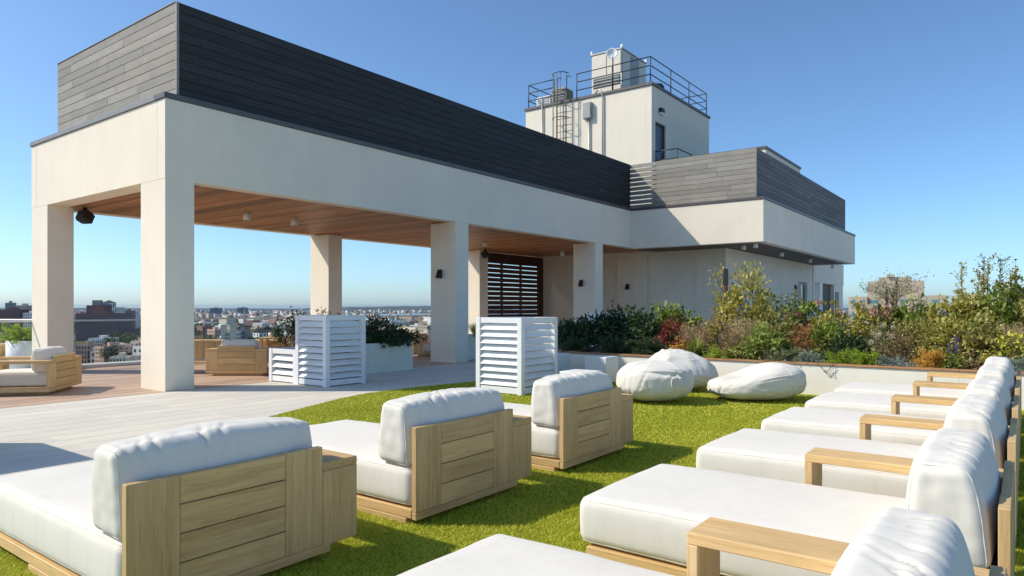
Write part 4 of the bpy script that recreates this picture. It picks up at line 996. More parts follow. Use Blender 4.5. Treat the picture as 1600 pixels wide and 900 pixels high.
S('shrub', 'rust-red shrub above the blue juniper in mid bed', 'shrub', 1254, 58, 512, Mi - 0.2, 'rust', 26, n=800, L=0.05, W=0.02, twigs=30)
S('shrub', 'mid-green shrub above the bright juniper pair', 'shrub', 1291, 62, 505, Mi - 0.2, 'green', 27, n=900, L=0.05, W=0.026)
S('shrub', 'dark green low shrub behind the bright juniper pair', 'shrub', 1324, 60, 526, Mi - 0.35, 'dark', 28, n=900, L=0.05, W=0.024)
S('shrub', 'white flowering aster bush in mid bed', 'shrub', 1376, 52, 512, Mi - 0.1, 'lichen', 29, n=520, L=0.045, W=0.018, flowers=('whitefl', 10), fl_size=0.04)
S('shrub', 'bare brown twiggy bush right of the white aster', 'shrub', 1408, 60, 517, Mi - 0.3, 'brown', 30, n=900, L=0.035, W=0.012, twigs=44)
S('shrub', 'large brown-stemmed olive bush behind the orange conifer', 'shrub', 1442, 86, 500, Mi, 'olive', 31, n=1100, L=0.05, W=0.024, twigs=34)
S('shrub', 'gold-leaved loose shrub left of the purple salvia', 'shrub', 1489, 80, 496, Mi + 0.1, 'gold', 32, n=1000, L=0.055, W=0.028, twigs=24)
S('shrub', 'dark olive shrub directly behind the farthest chaise cushion', 'shrub', 1536, 76, 503, Mi, 'olive', 33, n=1100, L=0.06, W=0.03)
S('tuft', 'tan feathery grass near the right picture edge', 'grass', 1580, 60, 508, Mi + 0.2, 'tan', 34, n=340, W=0.010, plume='tan')
# back of the bed
S('shrub', 'tall pale-leaved open shrub standing well above the bed in front of the side wall', 'shrub', 1164, 96, 418, Ba, 'gold', 40, n=1500, L=0.075, W=0.032, twigs=46, clump=0.20, low=0.2, open_=1, name='tall_shrub')
S('shrub', 'arching grey-green shrub leaning right of the tall pale-leaved shrub', 'shrub', 1222, 70, 455, Ba + 0.2, 'lichen', 41, n=520, L=0.055, W=0.03, twigs=30, open_=1)
S('shrub', 'hydrangea with pale pink heads right of the tall pale-leaved shrub', 'hydrangea', 1238, 62, 483, Ba, 'green', 42, n=760, L=0.08, W=0.045, flowers=('pink', 7), fl_size=0.085, name='hydrangea')
S('shrub', 'leafy green shrub in front of the narrow side door', 'shrub', 1262, 60, 478, Ba + 0.2, 'green', 43, n=800, L=0.08, W=0.04)
S('shrub', 'yellowing leafy shrub below the timber entrance of the building', 'shrub', 1296, 66, 482, Ba, 'gold', 44, n=900, L=0.07, W=0.035, flowers=('pink', 3), fl_size=0.07)
S('shrub', 'pale yellow-green shrub left of the brick tower base', 'shrub', 1352, 62, 478, Ba, 'gold', 45, n=900, L=0.07, W=0.035, flowers=('whitefl', 3), fl_size=0.085)
S('shrub', 'hydrangea with one large pink head before the brick tower', 'hydrangea', 1386, 62, 483, Ba - 0.1, 'olive', 46, n=800, L=0.075, W=0.04, flowers=('pink', 5), fl_size=0.10, name='hydrangea')
S('shrub', 'hydrangea with cream heads right of the brick tower base', 'hydrangea', 1442, 78, 480, Ba - 0.1, 'green', 47, n=1000, L=0.075, W=0.04, flowers=('whitefl', 6), fl_size=0.095, name='hydrangea')
S('shrub', 'gold and green leafy shrub below the tall staked stems', 'shrub', 1500, 92, 470, Ba, 'gold', 48, n=1400, L=0.07, W=0.035)
S('shrub', 'green leafy shrub at the far right below the tall stems', 'shrub', 1560, 100, 462, Ba, 'green', 49, n=1500, L=0.07, W=0.035)
S('shrub', 'bushy olive shrub cut off by the right picture edge', 'shrub', 1616, 70, 468, Ba - 0.3, 'olive', 50, n=1000, L=0.065, W=0.03)
# shaded end
S('shrub', 'yellow-green leafy shrub between the cream hydrangea and the purple salvia', 'shrub', 1470, 70, 486, Ba - 0.5, 'gold', 51, n=1200, L=0.07, W=0.036, flowers=('whitefl', 3), fl_size=0.085)
S('shrub', 'tall leafy green bush under the rightmost saplings', 'shrub', 1586, 84, 447, Ba + 0.4, 'olive', 52, n=1500, L=0.07, W=0.034, low=0.15)
S('shrub', 'loose yellow-green bush under the leaning sapling', 'shrub', 1520, 84, 452, Ba + 0.5, 'gold', 53, n=1200, L=0.065, W=0.03, low=0.15, twigs=30)
S('shrub', 'leafy green bush between the two hydrangeas before the brick tower', 'shrub', 1414, 60, 482, Ba + 0.2, 'green', 54, n=900, L=0.075, W=0.04)
S('shrub', 'yellowing shrub at the foot of the tall pale-leaved shrub, right side', 'shrub', 1190, 60, 470, Ba - 0.2, 'gold', 55, n=1000, L=0.06, W=0.03)
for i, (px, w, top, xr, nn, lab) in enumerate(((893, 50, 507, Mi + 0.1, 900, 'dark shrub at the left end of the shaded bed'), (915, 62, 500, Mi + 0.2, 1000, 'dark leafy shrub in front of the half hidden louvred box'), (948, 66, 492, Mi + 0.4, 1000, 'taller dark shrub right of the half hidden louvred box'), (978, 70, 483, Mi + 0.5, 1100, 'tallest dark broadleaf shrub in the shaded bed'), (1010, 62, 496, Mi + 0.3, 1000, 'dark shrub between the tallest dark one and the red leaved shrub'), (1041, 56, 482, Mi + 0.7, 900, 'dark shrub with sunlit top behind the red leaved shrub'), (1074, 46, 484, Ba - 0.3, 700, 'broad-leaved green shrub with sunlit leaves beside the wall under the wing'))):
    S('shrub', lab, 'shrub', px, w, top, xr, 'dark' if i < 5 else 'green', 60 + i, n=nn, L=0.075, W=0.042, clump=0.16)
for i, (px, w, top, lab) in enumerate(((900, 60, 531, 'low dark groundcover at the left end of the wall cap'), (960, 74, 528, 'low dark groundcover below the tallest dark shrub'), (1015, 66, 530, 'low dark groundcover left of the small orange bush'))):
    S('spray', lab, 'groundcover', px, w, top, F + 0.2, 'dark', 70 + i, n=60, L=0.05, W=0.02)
# trailing sprigs over the wall
tr = thing('trailing_vine', 'sparse vine sprig trailing over the cream planter wall', 'vine', (12.80, spot(1290, 12.8)[1], 0.57)); lv = Leaves(90); mb = MB()
for k in range(3):
    y0 = lv.r.uniform(-0.2, 0.25); pts = [Vector((0.12, y0, 0.02))] + [Vector((-0.035, y0 - 0.05 * s * (k - 1), -0.01 - 0.05 * s + 0.01 * lv.r.normal())) for s in range(4)]
    mb.tube(pts, 0.004, 3, cap=False)
    for p in pts[1:]:
        for _ in range(3): lv.add(np.array(p) + lv.r.normal(size=3) * 0.012, lv.r.normal(size=3), 0.03, 0.014, lv.r.uniform())
obj('foliage', lv.mesh('foliage', LEAF['lichen']), tr); mb.build('stem', M['bark'], tr)
# tall stems at the right and the airy tree
def sapling(label, px, top, xr, pal, seed, wpx=26, n=170, bare=0.25, name='sapling', L=0.06, W=0.03, cat='sapling', group='tall slender saplings at the right'):
    x, y, D = spot(px, xr); h = top_h(top, D, Z0); t = thing(name, label, cat, (x, y, Z0), 0, group); lv = Leaves(seed); r_ = lv.r; mb = MB(); w = wpx / 2 * D / FPX
    ln = Vector((r_.normal() * 0.05, r_.normal() * 0.05, h)); tr_ = [Vector((0, 0, -0.05)), ln * 0.35 + Vector((r_.normal() * 0.02, 0, 0)), ln * 0.7 + Vector((r_.normal() * 0.03, r_.normal() * 0.02, 0)), ln]
    MB().tube(tr_, [0.016, 0.013, 0.009, 0.004], 6).build('trunk', M['bark'], t)
    nb = 26
    for k in range(nb):
        s = bare + (1 - bare) * (k + r_.uniform()) / nb; b = ln * s; a = r_.uniform(0, 2*np.pi); bl = w * (1.25 - 0.8 * s) * r_.uniform(0.5, 1.2); e = b + Vector((math.cos(a) * bl, math.sin(a) * bl, bl * r_.uniform(0.5, 1.4)))
        mb.tube([b, e], [0.005, 0.002], 3, cap=False)
        for _ in range(n // nb): q = np.array(b.lerp(e, r_.uniform(0.15, 1))) + r_.normal(size=3) * 0.025; lv.add(q, r_.normal(size=3) + np.array([0, 0, 0.2]), L * r_.uniform(0.6, 1.2), W, r_.uniform())
    for _ in range(20): s = r_.uniform(0.75, 1); lv.add(np.array(ln * s), r_.normal(size=3) + np.array([0, 0, 1]), L, W, r_.uniform())
    mb.build('branch', M['bark'], t); obj('foliage', lv.mesh('foliage', LEAF[pal]), t); return t
for px, top, xr, sd_, lab in ((1500, 411, 15.6, 201, 'leftmost tall slender sapling, leaning above the gold shrub'), (1533, 402, 15.4, 202, 'tall slender sapling with a yellow-green tip'), (1546, 410, 15.9, 203, 'tall dark straight sapling just right of the yellow-tipped one'), (1567, 404, 15.5, 204, 'tall slender sapling two in from the right edge'), (1590, 414, 15.8, 205, 'rightmost tall slender sapling at the picture edge'), (1518, 425, 16.1, 206, 'shorter sapling between the leaning one and the yellow-tipped one')):
    sapling(lab, px, top, xr, 'gold' if sd_ % 2 else 'olive', sd_, wpx=40, n=200)
sapling('thin bent sapling rising from the arching grey-green shrub toward the side wall', 1238, 452, 15.6, 'olive', 215, wpx=22, n=80, bare=0.4, L=0.07)
# airy tree beyond the bed
x, y, D = spot(1397, 18.5); at_ = thing('airy_tree', 'small airy thin-branched tree standing in front of the brick tower', 'tree', (x, y, 0.0)); lv = Leaves(300); r_ = lv.r; mb = MB(); hT = EYE + 72 * D / FPX
MB().tube([(0, 0, 0), (0.03, 0, hT * 0.35), (0.0, 0.02, hT * 0.62)], [0.035, 0.028, 0.018], 7).build('trunk', M['bark'], at_)
for k in range(60):
    a = r_.uniform(0, 2*np.pi); b = Vector((0, 0.02, hT * r_.uniform(0.55, 0.72))); ln = r_.uniform(0.25, 0.7); e = b + Vector((math.cos(a) * ln, math.sin(a) * ln, r_.uniform(0.1, 0.55)))
    if e.z > hT: e.z = hT - r_.uniform(0, 0.1)
    m_ = b.lerp(e, 0.5) + Vector((0, 0, 0.06)); mb.tube([b, m_, e], [0.006, 0.004, 0.002], 3, cap=False)
    for _ in range(17): q = np.array(m_.lerp(e, r_.uniform(0.1, 1.2))) + r_.normal(size=3) * 0.06; lv.add(q, r_.normal(size=3), 0.055, 0.02, r_.uniform())
mb.build('branch', M['bark'], at_); obj('crown', lv.mesh('crown', LEAF['lichen']), at_)
# post in the bed
x, y, D = spot(1134, 15.0); pt = thing('garden_post', 'dark square garden light post beside the tall pale-leaved shrub', 'post', (x, y, 0.5)); h = top_h(420, D); bx('shaft', (-0.035, -0.035, -0.05), (0.035, 0.035, h - 0.36), M['darkslat'], pt, 0.004); bx('head', (-0.045, -0.045, h - 0.358), (0.045, 0.045, h), M['black'], pt, 0.005)
# plants in the other planters
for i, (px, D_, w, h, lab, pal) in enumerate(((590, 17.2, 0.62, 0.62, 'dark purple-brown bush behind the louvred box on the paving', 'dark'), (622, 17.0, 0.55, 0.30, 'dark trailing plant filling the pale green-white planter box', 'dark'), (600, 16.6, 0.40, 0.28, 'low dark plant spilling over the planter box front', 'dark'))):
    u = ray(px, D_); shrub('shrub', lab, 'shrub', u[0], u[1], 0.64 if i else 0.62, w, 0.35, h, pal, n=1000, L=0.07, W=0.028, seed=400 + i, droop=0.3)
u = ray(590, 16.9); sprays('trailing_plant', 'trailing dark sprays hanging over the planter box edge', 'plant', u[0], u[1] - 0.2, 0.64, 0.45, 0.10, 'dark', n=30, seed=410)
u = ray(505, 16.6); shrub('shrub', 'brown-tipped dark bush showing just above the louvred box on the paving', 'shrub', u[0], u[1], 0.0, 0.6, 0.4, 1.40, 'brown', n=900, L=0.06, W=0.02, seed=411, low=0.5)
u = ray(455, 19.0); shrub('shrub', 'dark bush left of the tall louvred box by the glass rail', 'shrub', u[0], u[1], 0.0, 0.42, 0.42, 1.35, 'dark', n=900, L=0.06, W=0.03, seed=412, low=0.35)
u = ray(745, 20.0); tuft('perennial', 'yellow-green tufted plant behind the lawn louvred box', 'perennial', u[0], u[1], 0.68, 0.35, 0.5, 'yellow', n=200, W=0.02, seed=413)
u = ray(40, 17.2); sprays('fern', 'bright green ferny bush in the round white pot', 'fern', u[0], u[1], 0.66, 0.70, 0.42, 'bright', n=80, seed=414, L=0.06, W=0.022)
u = ray(8, 18.6); shrub('shrub', 'yellow-green bush left of the round white pot at the glass rail', 'shrub', u[0], u[1], 0.1, 0.6, 0.5, 0.95, 'green', n=800, L=0.06, W=0.03, seed=415)

# ------------------------------------------------------------------ glass guard at the terrace edge
GY = 19.12
gd = thing('glass_guard', 'clear glass guard rail with metal top rail along the rear terrace edge', 'guard rail', (0, GY, 0))
gm = MB().box((0.01, 0.0, 0.08), (1.79, 0.016, 1.19)).mesh('glass_panel', M['glass'])
for k in range(20): obj('glass_panel', gm, gd, (4.6 + k * 1.8, 0, 0))
MB().box((4.55, -0.022, 1.19), (40.6, 0.038, 1.235), 0.006).build('top_rail', M['alu'], gd); bx('base_shoe', (4.55, -0.05, -0.04), (40.6, 0.06, 0.08), M['alu'], gd, 0.004)
gl2 = thing('glass_guard', 'glass guard rail section with sloped end at the left picture edge', 'guard rail', (0, 0, 0)); p0 = Vector(ray(-120, 18.2)[:2] + (0,)); p1 = Vector(ray(60, 18.2)[:2] + (0,)); p2 = Vector(ray(73, 16.9)[:2] + (0,))
def quadwall(a, b, z0, za, zb, th=0.012):
    d = (b - a).normalized(); nn = Vector((-d.y, d.x, 0)) * th; vs = [a + Vector((0, 0, z0)), b + Vector((0, 0, z0)), b + Vector((0, 0, zb)), a + Vector((0, 0, za))]; vs += [v + nn for v in vs]
    return MB().add(vs, [(0, 1, 2, 3), (7, 6, 5, 4), (0, 4, 5, 1), (1, 5, 6, 2), (2, 6, 7, 3), (3, 7, 4, 0)])
for k in range(2): a = p0.lerp(p1, k / 2); b = p0.lerp(p1, (k + 1) / 2 - 0.005); quadwall(a, b, 0.05, 1.19, 1.19).build('glass_panel', M['glass'], gl2)
MB().tube([p0 + Vector((0, 0, 1.21)), p1 + Vector((0, 0, 1.21)), p2 + Vector((0, 0, 0.74))], 0.028, 6).build('top_rail', M['alu'], gl2)
tag(bx('terrace_curb', (3, GY + 0.1, -0.06), (41, GY + 0.5, 0.05), M['galv']), kind='structure')
wr = thing('white_railing', 'white and steel railing far beyond the planting, right of the building', 'railing', (0, 0, 0)); q0 = Vector(ray(1312, 44)[:2] + (0,)); q1 = Vector(ray(1345, 44)[:2] + (0,))
for z in (0.15, 0.6, 1.05): MB().tube([q0 + Vector((0, 0, z)), q1 + Vector((0, 0, z))], 0.04, 6).build('rail', M['white'], wr)
for k in range(5): q = q0.lerp(q1, k / 4); MB().tube([q, q + Vector((0, 0, 1.05))], 0.03, 6).build('post', M['alu'], wr)

# ------------------------------------------------------------------ turf blades
def turf():
    r_ = np.random.RandomState(3); P = []
    xs = []; ys = []
    n = 1250000
    u = np.where(r_.uniform(0, 1, n) < 0.78, r_.uniform(-0.8, 0.8, n), r_.uniform(-1.6, 1.6, n)); D = 1.0 * (15.5 / 1.0) ** r_.uniform(0, 1, n)       # denser near the eye
    x = D * (FX + RX * u); y = D * (FY + RY * u)
    poly = np.array(LAWN); c = np.zeros(n, bool)
    for i in range(len(poly)):
        (x1, y1), (x2, y2) = poly[i], poly[i - 1]
        with np.errstate(divide='ignore', invalid='ignore'):
            c ^= ((y1 > y) != (y2 > y)) & (x < (x2 - x1) * (y - y1) / (y2 - y1 + 1e-12) + x1)
    x, y, D = x[c], y[c], D[c]; keep = (x < BW - 0.01); x, y, D = x[keep], y[keep], D[keep]
    n = len(x); a = r_.uniform(0, 2*np.pi, n); h = r_.uniform(0.010, 0.023, n); w = r_.uniform(0.0014, 0.0026, n) * np.maximum(1, D / 4); ln = r_.uniform(0.6, 2.0, n) * h; b = r_.uniform(0, 2*np.pi, n)
    v = np.empty((n, 3, 3)); z0 = 0.008
    v[:, 0] = np.stack([x - np.cos(a) * w, y - np.sin(a) * w, np.full(n, z0)], 1); v[:, 1] = np.stack([x + np.cos(a) * w, y + np.sin(a) * w, np.full(n, z0)], 1); v[:, 2] = np.stack([x + np.cos(b) * ln, y + np.sin(b) * ln, z0 + h], 1)
    me = bpy.data.meshes.new('grass'); me.vertices.add(n * 3); me.vertices.foreach_set('co', v.reshape(-1)); me.loops.add(n * 3); me.loops.foreach_set('vertex_index', np.arange(n * 3, dtype=np.int32)); me.polygons.add(n); me.polygons.foreach_set('loop_start', (np.arange(n) * 3).astype(np.int32)); me.update(calc_edges=True)
    big = 0.5 + 0.28 * np.sin(x * 1.3 + 1.7 * np.sin(y * 0.9)) * np.sin(y * 1.9 + 1.3 * np.sin(x * 0.8)) + 0.22 * np.sin(x * 5.1 + 2 * np.sin(y * 3.3)) * np.sin(y * 4.7 + np.sin(x * 2.9) * 2)
    t = np.clip(r_.uniform(0, 1, n) * 0.55 + 0.45 * big, 0, 1); at = me.attributes.new('tint', 'FLOAT', 'POINT'); at.data.foreach_set('value', np.repeat(t, 3)); me.materials.append(M['blade'])
    tag(obj('grass', me), kind='stuff')
turf()

# ------------------------------------------------------------------ the city below
def mat_ground():
    m, nt, p = nodes('city_ground'); v = coords(nt, rnd=False)
    n = N(nt, 'ShaderNodeTexNoise', Scale=0.012, Detail=8.0, Roughness=0.65); nt.links.new(v, n.inputs['Vector'])
    vo = N(nt, 'ShaderNodeTexVoronoi', Scale=0.02); nt.links.new(v, vo.inputs['Vector'])
    a = ramp(nt, n.outputs['Fac'], [(0.35, (0.05, 0.065, 0.03)), (0.5, (0.10, 0.105, 0.06)), (0.62, (0.22, 0.20, 0.17))])
    nt.links.new(mixc(nt, 0.35, a, vo.outputs['Color'], 'SOFT_LIGHT'), p.inputs['Base Color']); rough(p, 0.95, 0.1); return m
ring = [(13000 * math.cos(2*math.pi*k/96), 13000 * math.sin(2*math.pi*k/96)) for k in range(96)]
polysheet('city_ground', ring, GZ, mat_ground())
mw = mat_flat('harbour_water', (0.10, 0.24, 0.27), 0.25, 0.5)
wp = [ray(px, D_)[:2] for px, D_ in ((560, 2600), (720, 2600), (900, 3300), (900, 4200), (640, 4200), (560, 3400))]
polysheet('water', wp, GZ + 3.0, mw)
# hills
mh = mat_flat('hill_woods', (0.075, 0.085, 0.06), 0.95, 0.05, 0, 0.4, 0.004)
def hill(px0, px1, D0, hts, seed):
    vs = []; fs = []; n = 90
    for j in range(5):
        for i in range(n):
            s = i / (n - 1); px = px0 + (px1 - px0) * s; D_ = D0 + j * 420; q = ray(px, D_); k = s * (len(hts) - 1); i0 = min(int(k), len(hts) - 2); hh = hts[i0] + (hts[i0 + 1] - hts[i0]) * (k - i0)
            z = GZ - 2 + hh * (0, 0.55, 1, 0.9, 0)[j] * (1 + 0.13 * nz(s * 30, j, 0, seed) + 0.07 * nz(s * 90, j, 2, seed)); vs.append((q[0], q[1], z))
    for j in range(4):
        for i in range(n - 1): fs.append((j*n + i, j*n + i + 1, (j+1)*n + i + 1, (j+1)*n + i))
    tag(MB().add(vs, fs, True).build('hills', mh), kind='structure')
hill(330, 800, 7200, (16, 22, 26, 42, 52, 56, 52, 50), 3); hill(-200, 480, 9200, (34, 36, 30, 34, 28, 26, 20), 5); hill(1200, 1800, 9000, (30, 34, 36, 30), 6)

def mat_bld(name, col, v=0.12): return mat_flat(name, col, 0.85, 0.15, 0, v, 0.25)
BM = {'brick': mat_bld('dark_brick', (0.17, 0.085, 0.07)), 'redbrick': mat_bld('red_brick', (0.34, 0.19, 0.14)), 'pinkbrick': mat_bld('pink_brick', (0.54, 0.36, 0.27)), 'tan': mat_bld('tan_brick', (0.52, 0.43, 0.33)), 'cream': mat_bld('cream_render', (0.68, 0.60, 0.47)), 'white': mat_bld('white_render', (0.80, 0.77, 0.72)), 'grey': mat_bld('grey_block', (0.26, 0.26, 0.26)), 'slate': mat_bld('slate_glazed', (0.13, 0.155, 0.19)), 'dark': mat_bld('dark_block', (0.07, 0.07, 0.078))}
MWIN = mat_flat('window_glass', (0.045, 0.06, 0.08), 0.15, 0.6, 0, 0.3, 0.3); MWINL = mat_flat('pale_window_glass', (0.22, 0.25, 0.30), 0.3, 0.5, 0, 0.4, 0.3); MTEAL = mat_flat('teal_window_glass', (0.10, 0.26, 0.33), 0.15, 0.6, 0, 0.2, 0.3); MROOF = mat_bld('flat_roof', (0.46, 0.45, 0.43)); MROOFD = mat_bld('dark_roof', (0.07, 0.06, 0.058))
ROT = math.atan2(FY, FX) - rad(90)
def building(name, label, cat, loc, w, d, h, mat, rz, floors=None, cols=None, group=None, roof='flat', bulk=True, win=MWIN, parapet=0.8, side_cols=None, wfrac=(0.5, 0.55), base=0.0):
    """local x along the front, y into depth; front face at y=0 looks at the viewer"""
    t = thing(name, label, cat, loc, rz, group)
    bx('wall', (-w/2, 0, base), (w/2, d, h), BM[mat], t)
    if roof == 'flat':
        bx('roof', (-w/2 + 0.4, 0.4, h + 0.01), (w/2 - 0.4, d - 0.4, h + 0.1), MROOF, t)
        if parapet: 
            mb = MB(); mb.box((-w/2, 0, h), (w/2, 0.39, h + parapet)); mb.box((-w/2, d - 0.39, h), (w/2, d, h + parapet)); mb.box((-w/2, 0.391, h), (-w/2 + 0.39, d - 0.391, h + parapet)); mb.box((w/2 - 0.39, 0.391, h), (w/2, d - 0.391, h + parapet)); mb.build('parapet', BM[mat], t)
    elif roof == 'gable':
        rh = w * 0.35; MB().add([(-w/2 - 0.3, -0.3, h), (w/2 + 0.3, -0.3, h), (0, -0.3, h + rh), (-w/2 - 0.3, d + 0.3, h), (w/2 + 0.3, d + 0.3, h), (0, d + 0.3, h + rh)], [(0, 1, 2), (5, 4, 3), (0, 2, 5, 3), (1, 4, 5, 2), (0, 3, 4, 1)]).build('roof', MROOFD, t)
    elif roof == 'hip':
        rh = w * 0.3; MB().add([(-w/2 - 0.3, -0.3, h), (w/2 + 0.3, -0.3, h), (w/2 + 0.3, d + 0.3, h), (-w/2 - 0.3, d + 0.3, h), (0, d/2, h + rh)], [(0, 1, 4), (1, 2, 4), (2, 3, 4), (3, 0, 4), (3, 2, 1, 0)]).build('roof', MROOFD, t)
    if bulk: bx('bulkhead', (-w * 0.12, d * 0.3, h + 0.1), (w * 0.16, d * 0.62, h + 3.2), BM[mat], t)
    if floors:
        fh = h / floors; cols = cols or max(2, int(w / 3.2)); cw = w / cols
        def wins(nm, get):
            mb = MB()
            for f in range(floors):
                for c in range(get[0]):
                    z0 = f * fh + fh * 0.25; z1 = z0 + fh * wfrac[1]; a = c * get[1] + get[1] * (0.5 - wfrac[0]/2); b = a + get[1] * wfrac[0]; get[2](mb, a, b, z0, z1)
            mb.build(nm, win, t)
        wins('windows', (cols, cw, lambda mb, a, b, z0, z1: mb.box((-w/2 + a, -0.06, z0), (-w/2 + b, -0.004, z1))))
        sc_ = side_cols or max(2, int(d / 3.4)); sw = d / sc_
        wins('windows', (sc_, sw, lambda mb, a, b, z0, z1: (mb.box((w/2 + 0.004, a, z0), (w/2 + 0.06, b, z1)), mb.box((-w/2 - 0.06, a, z0), (-w/2 - 0.004, b, z1)))))
    return t
def bpx(name, label, cat, px0, px1, ytop, D_, mat, depth=None, turn=0.0, **kw):
    w = (px1 - px0) / FPX * D_; q = ray((px0 + px1) / 2, D_); h = EYE - (ytop - CY) / FPX * D_ - GZ; rz = ROT + turn
    return building(name, label, cat, (q[0], q[1], GZ), w, depth or w * 0.8, h, mat, rz, **kw)
# landmarks seen between the columns
bpx('apartment_block', 'large dark red brick apartment block between the two left columns', 'apartment block', 118, 186, 491, 840, 'brick', 30, 0.0, floors=12, cols=16, wfrac=(0.42, 0.5), win=MWINL)
bpx('apartment_block', 'dark red brick upper block set back on the large brick apartment block', 'apartment block', 135, 162, 478, 868, 'brick', 18, floors=None, bulk=False)
bpx('apartment_block', 'grey stair block left of the hipped cupola on the skyline', 'apartment block', 144, 155, 470, 890, 'grey', 8, bulk=False)
bpx('cupola', 'pale cupola with hipped roof on the skyline above the brick block', 'cupola', 159, 173, 473, 900, 'white', 12, roof='hip', bulk=False, floors=6, cols=4, wfrac=(0.5, 0.6))
bpx('chimney_stack', 'tall thin chimney stack right of the cupola', 'chimney', 178.3, 180, 472, 910, 'tan', 2, bulk=False, parapet=0)
bpx('apartment_block', 'grey-white block under the chimney stack', 'apartment block', 172, 186, 481, 925, 'white', 14, bulk=False, floors=14, cols=5)
bpx('apartment_block', 'brown brick block right of the large brick apartment block', 'apartment block', 192, 200, 486, 1000, 'redbrick', 20, floors=14, cols=3); bpx('apartment_block', 'white-striped block beside the corner column on the skyline', 'apartment block', 199, 207, 487, 1040, 'white', 20, floors=14, cols=4)
bpx('brick_loft', 'pinkish brick loft building low between the two left columns', 'loft building', 142, 167, 543, 480, 'pinkbrick', 22, -0.5, floors=5, cols=6, wfrac=(0.4, 0.42))
bpx('warehouse', 'pale flat-roofed warehouse in front of the large brick block', 'warehouse', 138, 166, 530, 620, 'white', 20, floors=2, cols=8); bpx('warehouse', 'cream low building right of the pink brick loft', 'warehouse', 172, 200, 560, 450, 'cream', 18, 0.3, floors=3, cols=6)
bpx('warehouse', 'beige shed with small vents beside the corner column', 'warehouse', 198, 220, 564, 440, 'tan', 14, 0.2, floors=3, cols=4); bpx('warehouse', 'pink-beige wall building behind the lounge chair', 'warehouse', 118, 136, 540, 500, 'pinkbrick', 20, floors=4, cols=4)
bpx('tower_block', 'pale slab tower at the far left skyline', 'tower block', 8, 17, 474, 900, 'grey', 10, floors=16, cols=3); bpx('tower_block', 'stepped brown-grey tower left of the rear column', 'tower block', 23, 42, 478, 880, 'tan', 16, floors=15, cols=6); bpx('tower_block', 'low dark brick block under the left skyline towers', 'tower block', -8, 30, 485, 800, 'brick', 22, floors=13, cols=9); bpx('tower_block', 'white-topped block beside the left rear column', 'tower block', 36, 50, 490, 760, 'white', 14, floors=11, cols=4)
bpx('tower_block', 'left of two distant slate-blue slab towers on the horizon', 'tower block', 328, 343, 481.5, 3000, 'slate', 25, bulk=True, floors=20, cols=10, wfrac=(0.6, 0.5)); bpx('tower_block', 'right of two distant slate-blue slab towers, behind the church spire', 'tower block', 371, 384.5, 481, 3100, 'slate', 25, floors=20, cols=10, wfrac=(0.6, 0.5))
cs = bpx('church', 'brown stone church with a tall needle spire', 'church', 376, 386, 512, 1150, 'tan', 24, roof='gable', bulk=False, floors=2, cols=4)
MB().add([(-1.9, 1, 0), (1.9, 1, 0), (1.9, 5, 0), (-1.9, 5, 0), (-1.5, 1.3, 24), (1.5, 1.3, 24), (1.5, 4.6, 24), (-1.5, 4.6, 24), (0, 3, 44)], [(0, 1, 5, 4), (1, 2, 6, 5), (2, 3, 7, 6), (3, 0, 4, 7), (4, 5, 8), (5, 6, 8), (6, 7, 8), (7, 4, 8)]).build('spire', BM['tan'], cs)
ct_ = bpx('cream_building', 'cream crenellated building with two turret blocks above the lounge chair', 'building', 346, 366, 520, 620, 'cream', 16, floors=5, cols=6, bulk=False)
for k in (-1, 1): bx('turret', (k * 4.2 - 1.9, -0.6, 8), (k * 4.2 + 1.9, 4, 24.5), BM['cream'], ct_); bx('turret_cap', (k * 4.2 - 2.1, -0.8, 24.51), (k * 4.2 + 2.1, 4.2, 25.6), BM['tan'], ct_)
bpx('building', 'grey blank block right of the cream crenellated building', 'building', 366, 384, 517, 640, 'grey', 14, floors=5, cols=5)
for px, lab in ((408, 'long dark gabled roof hall left of the white tower'), (418, 'dark gabled hall behind the long gabled roof')): bpx('gabled_hall', lab, 'hall', px - 9, px + 9, 520 if px < 410 else 515, 800 if px < 410 else 900, 'redbrick', 30, 0.5, roof='gable', bulk=False)
bpx('white_tower', 'small white tower with a dome left of the louvred box', 'tower', 437, 443, 506, 700, 'white', 4, roof='hip', bulk=False, floors=8, cols=2); bpx('warehouse', 'white building at the foot of the small white tower', 'warehouse', 432, 452, 522, 690, 'white', 10, floors=2, cols=6)
for px, w, y0, m_, lab in ((637, 9, 503, 'white', 'white block above the sofa right of the planter'), (645, 8, 502, 'pinkbrick', 'salmon pink block above the sofa right of the planter'), (654, 9, 504, 'cream', 'cream block second from the middle column'), (665, 9, 503, 'white', 'white block touching the middle column'), (625, 10, 506, 'tan', 'tan block right of the dark planter bush')): bpx('harbour_block', lab, 'building', px - w/2, px + w/2, y0, 1500, m_, 16, floors=8, cols=5)
# brick tower on the right
bt = bpx('brick_tower', 'tan brick tower with stepped wings right of the building', 'tower block', 1360, 1437, 441, 450, 'tan', 20, -0.55, floors=None, bulk=False)
MB().box((-16, -8, 0), (-2, -0.01, 44)).build('wing', BM['tan'], bt); bx('wing', (-27, -6, 0), (-16.01, 10, 48.5), BM['tan'], bt); bx('wing', (11, -7, 0), (29, 10, 49), BM['tan'], bt); bx('wing', (1.5, -5, 0), (10.99, -0.02, 49.5), BM['tan'], bt)
bx('dark_slot', (-5.2, -8.06, 10), (-3.4, -8.01, 53), MROOFD, bt); bx('dark_slot', (0.2, -0.08, 30), (1.4, -0.02, 59), MROOFD, bt); bx('dark_slot', (9.3, -5.08, 28), (11, -5.02, 49), MROOFD, bt)
bx('stair_core', (-9.5, 3, 58.6), (9, 12, 61.5), BM['tan'], bt); bx('roof_screen', (-5, 1, 61.5), (-0.5, 6, 63.2), BM['tan'], bt)
tm = MB()
